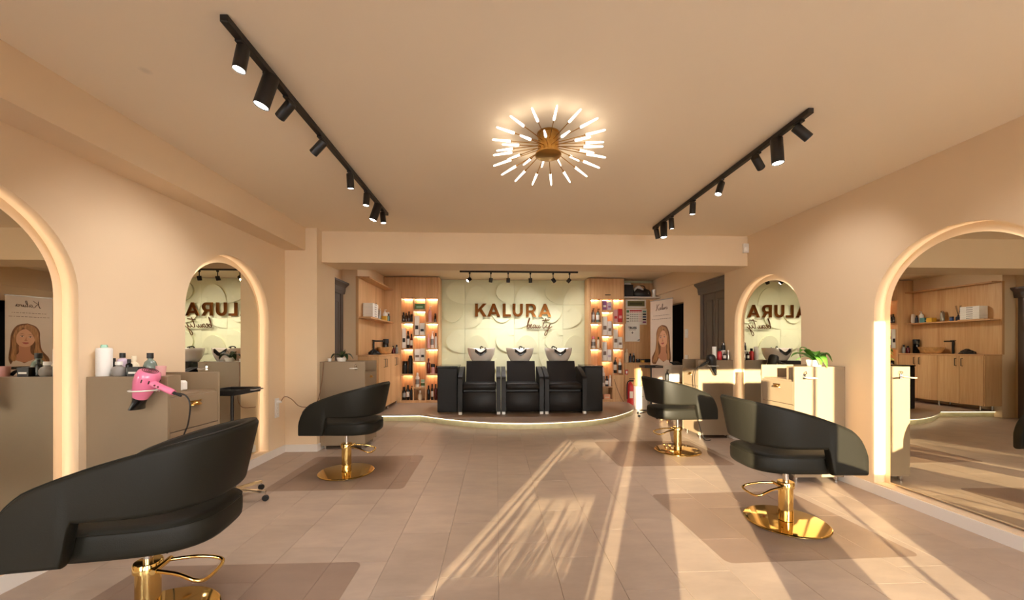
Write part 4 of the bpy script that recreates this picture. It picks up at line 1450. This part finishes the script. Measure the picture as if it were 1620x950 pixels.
# white boxes on floor
wb1 = tag(MB().box(-.115, .115, -.10, .10, 0, .47, .005).build('cardboard_box', 'paper'), 'tall white printed box standing on floor beside fire extinguisher', 'box')
wb1.location = (2.99, 7.80, .001)
MB().box(-.09, -.02, -.1012, -.10, .40, .42).box(.05, .09, -.1012, -.10, .36, .43).box(.0, .03, -.1012, -.10, .26, .27).build('print_mark', 'grey', wb1)
cr = thing('slatted_crate', 'white slatted crate behind the styling chair near fire extinguisher', 'crate', (3.22, 7.80, .001))
for k in range(7):
    MB().box(-.095 + k * .03, -.08 + k * .03, -.10, -.09, 0, .40, .001).build('slat', 'white', cr)
MB().box(-.10, .11, -.09, -.08, .02, .06).box(-.10, .11, -.09, -.08, .34, .38).box(-.10, .11, -.08, .10, 0, .012).box(-.10, -.09, -.09, .1, 0, .4).box(.10, .11, -.09, .1, 0, .4).build('frame', 'white', cr)

# ---------------------------------------------------------------- track lights
def spot_light(parent, loc, d, power, angle, blend=.7):
    ld = bpy.data.lights.new('spot_lamp', 'SPOT')
    ld.energy = power
    ld.color = (1.0, .945, .94)
    ld.spot_size = math.radians(angle)
    ld.spot_blend = blend
    ld.shadow_soft_size = .03
    o = bpy.data.objects.new('spot_lamp', ld)
    COL.objects.link(o)
    o.parent = parent
    o.location = loc
    o.rotation_euler = Vector(d).normalized().to_track_quat('-Z', 'Y').to_euler()


def track(label, a, b, heads, neck=.05, adaptor=False, power=1.0):
    a, b = Vector(a), Vector(b)
    t = thing('track_light', label, 'track light', tuple((a + b) / 2))
    L = t.location
    lo = [min(a[i], b[i]) for i in range(3)]
    hi = [max(a[i], b[i]) for i in range(3)]
    w = .018
    ax = 0 if hi[0] - lo[0] > hi[1] - lo[1] else 1
    lo[1 - ax] -= w
    hi[1 - ax] += w
    MB().box(lo[0], hi[0], lo[1], hi[1], H - .034, H - .001, .003).build('rail', 'black_metal', t, world=True)
    for pos, d, big, on in heads:
        c = Vector((pos if ax == 0 else a.x, a.y if ax == 0 else pos, H - .034))
        d = Vector(d).normalized()
        r, ln = (.038, .175) if big else (.028, .115)
        if adaptor:
            r, ln = .036, .085
        piv = c + Vector((0, 0, -neck))
        st0 = piv - d * ln * .28
        st1 = st0 + d * ln
        hd = MB().lathe([(0, 0), (r * .92, 0), (r, .004), (r, ln - .002), (r * .93, ln), (r * .86, ln - .006), (0, ln - .006)], 24, st0, d).build('spot_head', 'black_metal', t, smooth=40, world=True)
        m = MB().cyl(c, piv, .008, None, 10)
        m.box(c.x - .016, c.x + .016, c.y - .03 if ax else c.y - .016, c.y + .03 if ax else c.y + .016, c.z - .012 if not adaptor else c.z - .03, c.z - .0005, .002)
        m.build('mount', 'black_metal', t, world=True)
        MB().lathe([(0, 0), (r * .82, 0), (r * .82, .003), (0, .003)], 20, st1 - d * .0075, d).build('lens', 'spot_lens' if on else 'grey', hd, smooth=40)
        COL.objects[-1].location = -L
        if on:
            spot_light(hd, st1 + d * .012 - L, d, SPOT_W * power * (1.7 if big else (.68 * on if on > 1 else 1)), 110 if big else (120 if adaptor else (62 if on > 1 else 88)), .9)


track('long black ceiling track with eight spots on the side of the pink hair dryer', (-1.2, 1.72, H), (-1.2, 4.21, H),
      [(1.843, (-.12, -.1, -1), 0, 1), (2.052, (-.28, -.08, -1), 1, 1), (2.24, (-.74, .30, -.55), 0, 2), (2.65, (-.74, .20, -.62), 0, 2), (3.167, (0, .15, -1), 0, 1),
       (3.561, (-.05, -.05, -1), 0, 1), (3.86, (-.3, -.1, -1), 1, 1), (4.06, (.1, -.05, -1), 0, 1)])
track('long black ceiling track with eight spots on the side of the sunlit mirror', (1.925, 2.25, H), (1.925, 4.58, H),
      [(2.345, (.6, -.2, -.7), 0, 1), (2.536, (.03, -.05, -1), 1, 1), (2.739, (.60, .36, -.40), 0, 3), (3.192, (-.35, -.1, -1), 0, 1), (3.656, (0, .1, -1), 0, 1),
       (4.115, (.12, .1, -1), 0, 1), (4.306, (0, -.03, -1), 1, 1), (4.50, (.25, .1, -1), 0, 1)])
track('short black track with six small spots above the wall letters', (-.713, 7.37, H), (1.588, 7.37, H),
      [(-.52, (-.6, -.3, -.6), 0, 1), (-.11, (-.15, .25, -1), 0, 1), (.225, (0, .3, -1), 0, 1), (.656, (.05, .35, -1), 0, 1), (1.101, (.6, .3, -.7), 0, 1), (1.423, (-.6, .3, -.7), 0, 1)],
      neck=.13, adaptor=True, power=2.1)

# ---------------------------------------------------------------- starburst ceiling lamp
ch = thing('ceiling_lamp', 'brass starburst ceiling lamp with glowing rod tips', 'ceiling lamp', (.355, 2.60, H))
MB().lathe([(0, -.135), (.072, -.135), (.072, -.012), (.078, -.010), (.078, -.001), (0, -.001)], 36).build('canopy', 'brass', ch, smooth=40)
MB().lathe([(0, -.155), (.080, -.155), (.090, -.150), (.090, -.142), (.080, -.136), (0, -.136)], 40).build('bottom_disc', 'brass', ch, smooth=40)
for ring, (za, zb, ofs) in enumerate(((-.07, -.050, 0), (-.108, -.195, 11.25))):
    for k in range(16):
        a = math.radians(22.5 * k + ofs)
        d = Vector((math.cos(a), math.sin(a), 0))
        p0 = d * .068 + Vector((0, 0, za))
        p1 = d * .385 + Vector((0, 0, zb))
        pm = p0.lerp(p1, .60)
        r_ = MB().cyl(p0, pm, .003, None, 8).build('rod', 'brass', ch, smooth=60)
        MB().lathe([(0, 0), (.0065, 0), (.0075, .006), (.0075, .014), (0, .014)], 10, pm - (p1 - p0).normalized() * .008, p1 - p0).build('socket', 'brass', r_, smooth=40)
        MB().lathe([(0, 0), (.0078, 0), (.0085, .01), (.0055, (p1 - pm).length - .006), (.003, (p1 - pm).length), (0, (p1 - pm).length)], 12, pm, p1 - pm).build('glow_tube', 'lamp_tube', r_, smooth=50)

# ---------------------------------------------------------------- doors
def grey_door(n, xw, s, y0, y1):
    """s: direction into the room"""
    d = bpy.data.objects.new('door_%d' % n, None)
    COL.objects.link(d)
    struct(d)
    d.location = (xw, (y0 + y1) / 2, 0)
    X = lambda a, b: (min(xw + s * a, xw + s * b), max(xw + s * a, xw + s * b))
    zt = 2.165
    a, b = X(.0005, .045)
    MB().box(a, b, y0, y0 + .09, 0, zt + .01).box(a, b, y1 - .09, y1, 0, zt + .01).box(a, b, y0, y1, zt, zt + .04).build('door_frame', 'grey_door', d, world=True)
    prof = [(0, 0), (.05, 0), (.055, .03), (.06, .04), (.065, .10), (.085, .125), (.115, .15), (.125, .16), (.125, .185), (0, .185)]
    MB().prism(prof, lambda u, v, e: (xw + s * (u + .0005), e, zt + .01 + v), y0 - .05, y1 + .05).build('crown', 'grey_door', d, world=True)
    ym = (y0 + y1) / 2
    for p, q in ((y0 + .092, ym - .002), (ym + .002, y1 - .092)):
        a, b = X(.001, .032)
        lf = MB().box(a, b, p, q, .01, zt - .004, .003).build('door_leaf', 'grey_door', d, world=True)
        a, b = X(.032, .040)
        for z0, z1 in ((.15, .95), (1.05, 2.05)):
            fr = MB()
            fr.box(a, b, p + .06, q - .06, z0, z0 + .03, .004).box(a, b, p + .06, q - .06, z1 - .03, z1, .004).box(a, b, p + .06, p + .09, z0, z1, .004).box(a, b, q - .09, q - .06, z0, z1, .004)
            fr.build('panel_moulding', 'grey_door', lf)
            COL.objects[-1].location = -d.location
        hy = q - .03 if q < ym else p + .03
        MB().box(*X(.032, .075), hy - .008, hy + .008, 1.0, 1.12, .003).build('handle', 'black_metal', lf)
        COL.objects[-1].location = -d.location


grey_door(1, -2.607, 1, 5.48, 6.46)
grey_door(2, 3.5, -1, 5.48, 6.32)

# ---------------------------------------------------------------- roll-up banner with portrait print
BA, BB = Vector((3.135, 7.62, 0)), Vector((3.335, 7.08, 0))
bdir = (BB - BA).normalized()
bnor = Vector((bdir.y, -bdir.x, 0))
if bnor.x > 0:
    bnor = -bnor
BWd = (BB - BA).length
bn = thing('banner_stand', 'roll-up banner with smiling long haired portrait beside dark doorway', 'banner', tuple((BA + BB) / 2))
bf = lambda u, v, d: tuple(BA + bdir * u + bnor * d + Vector((0, 0, v)))
MB().prism([(0, .07), (BWd, .07), (BWd, 2.21), (0, 2.21)], bf, 0, .003).build('sheet', 'print_bg', bn, world=True)
MB().prism([(-.01, 0.001), (BWd + .01, 0.001), (BWd + .01, .075), (-.01, .075)], bf, -.06, .05).build('base_case', 'steel', bn, world=True)
MB().prism([(-.005, 2.205), (BWd + .005, 2.205), (BWd + .005, 2.225), (-.005, 2.225)], bf, -.008, .008).build('top_rail', 'steel', bn, world=True)


def ell(cx, cz, rx, rz, rot=0, n=28, p=1.0):
    out = []
    for k in range(n):
        a = 2 * PI * k / n
        u, v = rx * math.copysign(abs(math.cos(a)) ** p, math.cos(a)), rz * math.copysign(abs(math.sin(a)) ** p, math.sin(a))
        out.append((cx + u * math.cos(rot) - v * math.sin(rot), cz + u * math.sin(rot) + v * math.cos(rot)))
    return out


def sm2(pts, n=5):
    q = smooth_path([(a, b, 0) for a, b in pts + pts[:1]], n)
    return [(p.x, p.y) for p in q[:-1]]


LAY = [.0030]


def pr_shape(poly, m_, name):
    LAY[0] += .0006
    MB().prism(poly, bf, LAY[0], LAY[0] + .0005).build(name, m_, bn, world=True)


FX, FZ = .335, 1.45
# hair mass, shoulders, neck, face, features, front hair
pr_shape(sm2([(FX - .02, FZ + .27), (FX + .10, FZ + .23), (FX + .17, FZ + .08), (FX + .185, FZ - .15), (FX + .20, FZ - .40), (FX + .12, FZ - .52), (FX - .10, FZ - .50), (FX - .27, FZ - .50), (FX - .29, FZ - .38),
              (FX - .20, FZ - .22), (FX - .175, FZ - .02), (FX - .17, FZ + .12), (FX - .12, FZ + .22)]), 'print_hair', 'print_hair_back')
pr_shape([(.02, .10), (BWd - .02, .10), (BWd - .02, .86), (FX + .13, FZ - .36), (FX + .02, FZ - .46), (FX - .10, FZ - .38), (.05, .80)], 'print_bg', 'print_dress')
pr_shape(sm2([(FX - .055, FZ - .12), (FX + .075, FZ - .12), (FX + .085, FZ - .27), (FX + .16, FZ - .36), (FX + .02, FZ - .44), (FX - .12, FZ - .36), (FX - .06, FZ - .27)]), 'print_skin_shade', 'print_neck')
pr_shape(ell(FX, FZ, .115, .165, .12, 32, .92), 'print_skin', 'print_face')
for sx in (-1, 1):
    ex, ez = FX + sx * .050 - .004, FZ + .025 + sx * .006
    pr_shape(ell(ex, ez, .024, .0085, .1 * sx), 'print_bg', 'print_eye')
    pr_shape(ell(ex, ez, .0095, .0085), 'print_dark', 'print_iris')
    pr_shape(sm2([(ex - .030, ez + .008), (ex, ez + .019), (ex + .030, ez + .008), (ex, ez + .013)], 4), 'print_dark', 'print_lash')
    pr_shape(sm2([(ex - .036, ez + .036), (ex, ez + .050), (ex + .036, ez + .036), (ex, ez + .042)], 4), 'print_hair', 'print_brow')
pr_shape(sm2([(FX - .004, FZ + .03), (FX + .008, FZ - .02), (FX + .022, FZ - .048), (FX, FZ - .056), (FX - .02, FZ - .048), (FX - .008, FZ - .03)], 4), 'print_skin_shade', 'print_nose')
pr_shape(sm2([(FX - .042, FZ - .088), (FX - .012, FZ - .078), (FX, FZ - .082), (FX + .014, FZ - .077), (FX + .046, FZ - .084), (FX + .004, FZ - .112)], 4), 'print_lip', 'print_lips')
pr_shape(sm2([(FX - .02, FZ + .255), (FX + .04, FZ + .20), (FX - .04, FZ + .13), (FX - .095, FZ + .02), (FX - .115, FZ - .12), (FX - .10, FZ - .30), (FX - .17, FZ - .45), (FX - .25, FZ - .44), (FX - .17, FZ - .2), (FX - .155, FZ + .06), (FX - .11, FZ + .2)]), 'print_hair_light', 'print_hair_front')
pr_shape(sm2([(FX + .02, FZ + .24), (FX + .10, FZ + .19), (FX + .155, FZ + .03), (FX + .165, FZ - .18), (FX + .18, FZ - .38), (FX + .12, FZ - .40), (FX + .115, FZ - .15), (FX + .112, FZ + .04), (FX + .06, FZ + .15)]), 'print_hair_light', 'print_hair_front')
KAL = [[(30, 0), (28, 40), (22, 90), (10, 120), (0, 112)], [(90, 0), (60, 30), (30, 58), (52, 70), (70, 110), (95, 115)], [(128, 70), (108, 72), (100, 98), (112, 110), (128, 90), (132, 72), (130, 105), (144, 105)],
       [(150, 100), (176, 40), (178, 8), (166, 10), (156, 70), (158, 110), (172, 100)], [(182, 72), (178, 105), (192, 110), (206, 74), (204, 106), (218, 100)], [(222, 74), (226, 90), (222, 110)], [(226, 90), (240, 72), (250, 78)],
       [(280, 72), (260, 74), (252, 98), (264, 110), (280, 90), (284, 72), (282, 104), (298, 100)]]
script(KAL, .15, 2.02, .00105, 0, 110, .006, .0045, 'print_script', 'print_text', bn, fn=lambda x_, y_, z_: bf(x_, z_, y_))
for zz, a0, a1 in ((1.905, .08, .50), (1.835, .04, .54)):
    u = a0
    while u < a1:
        w_ = random.uniform(.015, .05)
        MB().prism([(u, zz), (min(u + w_, a1), zz), (min(u + w_, a1), zz + .009), (u, zz + .009)], bf, .003, .0038).build('print_word', 'print_text', bn, world=True)
        u += w_ + .012


# ---------------------------------------------------------------- tray trolleys on castors
def trolley(label, loc, rot, yaw):
    t = thing('tray_trolley', label, 'trolley', loc, rot)
    for k in range(5):
        a = yaw + 2 * PI * k / 5
        d = Vector((math.cos(a), math.sin(a), 0))
        q = Vector((-d.y, d.x, 0))
        p0, p1 = d * .02 + Vector((0, 0, .10)), d * .27 + Vector((0, 0, .078))
        m = MB().loft([[tuple(c + q * w_ + Vector((0, 0, e))) for w_, e in ((-.016, -.010), (.016, -.010), (.012, .010), (-.012, .010))] for c in (p0, p1)])
        lg = m.build('leg', 'chrome', t)
        cs = MB().cyl(p1 + Vector((0, 0, -.04)), p1 + Vector((0, 0, .0)), .006, None, 8)
        c2 = p1 + Vector((0, 0, -.052))
        MB().lathe([(0, -.014), (.022, -.014), (.0255, -.008), (.0255, .008), (.022, .014), (0, .014)], 16, c2, q).build('castor', 'black', lg, smooth=40)
        cs.build('castor_pin', 'chrome', lg)
    MB().cyl((0, 0, .08), (0, 0, .905), .013, None, 14).build('post', 'black_metal', t, smooth=40)
    MB().lathe([(0, .07), (.03, .07), (.03, .12), (.015, .14), (0, .14)], 18).build('hub', 'chrome', t, smooth=40)
    tr = MB().box(-.17, .17, -.13, .13, .905, .915, .003)
    tr.box(-.17, .17, -.13, -.122, .915, .945).box(-.17, .17, .122, .13, .915, .945).box(-.17, -.162, -.122, .122, .915, .945).box(.162, .17, -.122, .122, .915, .945)
    tray = tr.build('tray', 'black_metal', t)
    MB().box(-.02, .02, -.121, .121, .916, .935).build('tray_divider', 'black_metal', tray)
    MB().tube([(.15, -.13, .93), (.15, -.16, .93), (.03, -.16, .93), (.03, -.13, .93)], .005, 6).build('handle', 'steel', tray, smooth=60)
    return t


trolley('dark tray trolley beside the pink dryer cabinet, castor showing below the big chair', (-2.21, 3.27, 0), PI / 2, .95)
trolley('dark tray trolley near the fire extinguisher and platform end', (2.86, 6.93, 0), 0, 2.2)

# white steriliser on a small table
tb = thing('side_table', 'small oak side table carrying the white steriliser', 'side table', (3.07, 6.45, 0))
MB().box(-.20, .20, -.16, .16, .655, .68, .003).build('table_top', 'oak_plain', tb)
for sx in (-1, 1):
    for sy in (-1, 1):
        MB().box(sx * .17 - .016, sx * .17 + .016, sy * .13 - .016, sy * .13 + .016, 0.001, .655).build('leg', 'oak_plain', tb)
ster = thing('steriliser', 'white steriliser box on small table by the wall', 'steriliser', (3.10, 6.45, .6805))
MB().box(-.165, .165, -.13, .13, .008, .29, .02).build('casing', 'warm_grey', ster, smooth=50)
MB().box(-.14, .10, -.136, -.129, .04, .26, .004).build('door', 'warm_grey', ster)
MB().box(.115, .145, -.135, -.129, .16, .24, .002).build('control_panel', 'grey', ster)
for sx in (-.13, .13):
    MB().cyl((sx, 0, 0), (sx, 0, .01), .015, None, 10).build('foot', 'black', ster)
cb = MB()
cb.tube(smooth_path([(random.uniform(-.09, .09), random.uniform(-.06, .06), .012 + .05 * random.random()) for _ in range(22)], 5), .010, 7)
o = cb.build('cable_bundle', 'black', None, smooth=60)
o.location = (3.09, 6.45, .972)
tag(o, 'tangled black cable bundle on top of the white steriliser', 'cable')
item('pump', .06, .22, 'black', 'black', 'black pump bottle on table corner next to the white steriliser', (2.902, 6.36, .6805))

# ---------------------------------------------------------------- small fittings
so = thing('wall_socket', 'white triple wall socket with brown cable plugged in', 'wall socket', (WL, 4.61, .57))
MB().box(.0005, .012, -.04, .04, -.115, .115, .003).build('plate', 'white', so)
for k in (-1, 0, 1):
    m = MB().lathe([(0, 0), (.024, 0), (.024, .002), (.021, .003), (0, .003)], 18, (.012, 0, k * .07), (1, 0, 0)).build('outlet', 'paper', so, smooth=40)
    for e in (-.009, .009):
        MB().cyl((.0148, e, k * .07), (.0155, e, k * .07), .003, None, 8).build('hole', 'black', m)
pg = thing('power_cable', 'brown cable running from wall socket across the column to orchid cabinet', 'cable', (-2.58, 4.62, .64))
MB().cyl((-2.592, 4.61, .642), (-2.55, 4.61, .642), .018, .014, 12).build('plug', 'white', pg, smooth=40, world=True)
MB().tube(smooth_path([(-2.555, 4.61, .642), (-2.52, 4.63, .70), (-2.48, 4.70, .66), (-2.43, 4.765, .57), (-2.35, 4.772, .55), (-2.25, 4.765, .56), (-2.195, 4.78, .66), (-2.18, 4.83, .85), (-2.17, 4.848, 1.02), (-2.165, 4.85, 1.10)], 6), .004, 6).build('wire', 'print_hair', pg, smooth=60, world=True)
sn = thing('motion_sensor', 'white motion sensor in the corner of header beam and wall', 'sensor', (3.30, 4.905, 2.60))
MB().prism([(-.035, -.06), (.03, -.06), (.03, .06), (-.035, .06)], lambda u, v, d: (u, d - .012 * (1 - (v / .06) ** 2), v), -.018, .014).build('casing', 'white', sn)
MB().lathe([(0, 0), (.022, 0), (.018, .012), (.008, .018), (0, .019)], 18, (-.002, -.018, -.012), (-.3, -1, -.3), sy=1.4).build('lens', 'paper', sn, smooth=50)
for z_, lab, h_2 in ((1.537, 'tall white switch panel on wall between grey door and doorway', .08), (1.10, 'white double socket plate below the switch panel', .042)):
    sw = thing('wall_switch', lab, 'switch', (3.4995, 6.86, z_))
    MB().box(-.012, 0, -.055, .055, -h_2, h_2, .003).build('plate', 'white', sw)
    for k in (-1, 1):
        MB().box(-.016, -.012, -.04, .04, k * h_2 * .48 - h_2 * .36, k * h_2 * .48 + h_2 * .36, .002).build('rocker', 'paper', sw)


# ---------------------------------------------------------------- planters outside the shop front
def planter(label, x0, x1, y, z0, z1, hmin, hmax, n, seed):
    rnd = random.Random(seed)
    t = thing('planter_box', label, 'planter', ((x0 + x1) / 2, y, z0))
    MB().box(x0, x1, y - .10, y + .10, z0, z1, .006).build('trough', 'grey_door', t, world=True)
    MB().box(x0 + .01, x1 - .01, y - .09, y + .09, z1, z1 + .004).build('soil', 'soil', t, world=True)
    for k in range(n):
        m = MB()
        bx_ = x0 + .02 + (x1 - x0 - .04) * (k + rnd.random()) / n
        leaf(m, (bx_, y + rnd.uniform(-.05, .05), z1), rnd.uniform(0, 6.28), rnd.uniform(.02, .10), rnd.uniform(.007, .014), rnd.uniform(hmin, hmax), .02, 5).build('blade', 'leaf_dark', t, smooth=60, world=True)
    if z0 > .3:
        for a in (x0 + .03, x1 - .05):
            MB().box(a, a + .02, y - .01, y + .01, 0, z0).build('leg', 'black_metal', t, world=True)
    return t


planter('low dark planter of grassy leaves outside the shop window', -1.80, -1.10, -1.72, -.02, .50, .05, .17, 60, 3)
planter('raised dark planter of grassy leaves outside the shop window', -1.84, -1.24, -1.95, .70, .81, .03, .11, 60, 5)

# added unseen blocker in cabinet form: its shade falls across chair and far cabinet
tc_ = thing('shade_blocker', 'added shade blocker shaped as slim tall cabinet, unseen behind the camera', 'cabinet', (.76, -.55, 0))
MB().box(.56, .96, -.70, -.42, .06, 1.54, .003).build('body', 'taupe', tc_, world=True)
for a, b in ((.563, .758), (.762, .957)):
    d = MB().box(a, b, -.42, -.402, .07, 1.53, .002).build('door', 'taupe', tc_, world=True)
    k_ = MB().cyl(((a + b) / 2, -.402, 1.0), ((a + b) / 2, -.378, 1.0), .012, None, 12).build('knob', 'brass', d, smooth=40)
    k_.location = -tc_.location
for fx in (.60, .92):
    for fy in (-.66, -.46):
        MB().cyl((fx, fy, 0), (fx, fy, .06), .018, None, 10).build('foot', 'chrome', tc_, smooth=40, world=True)
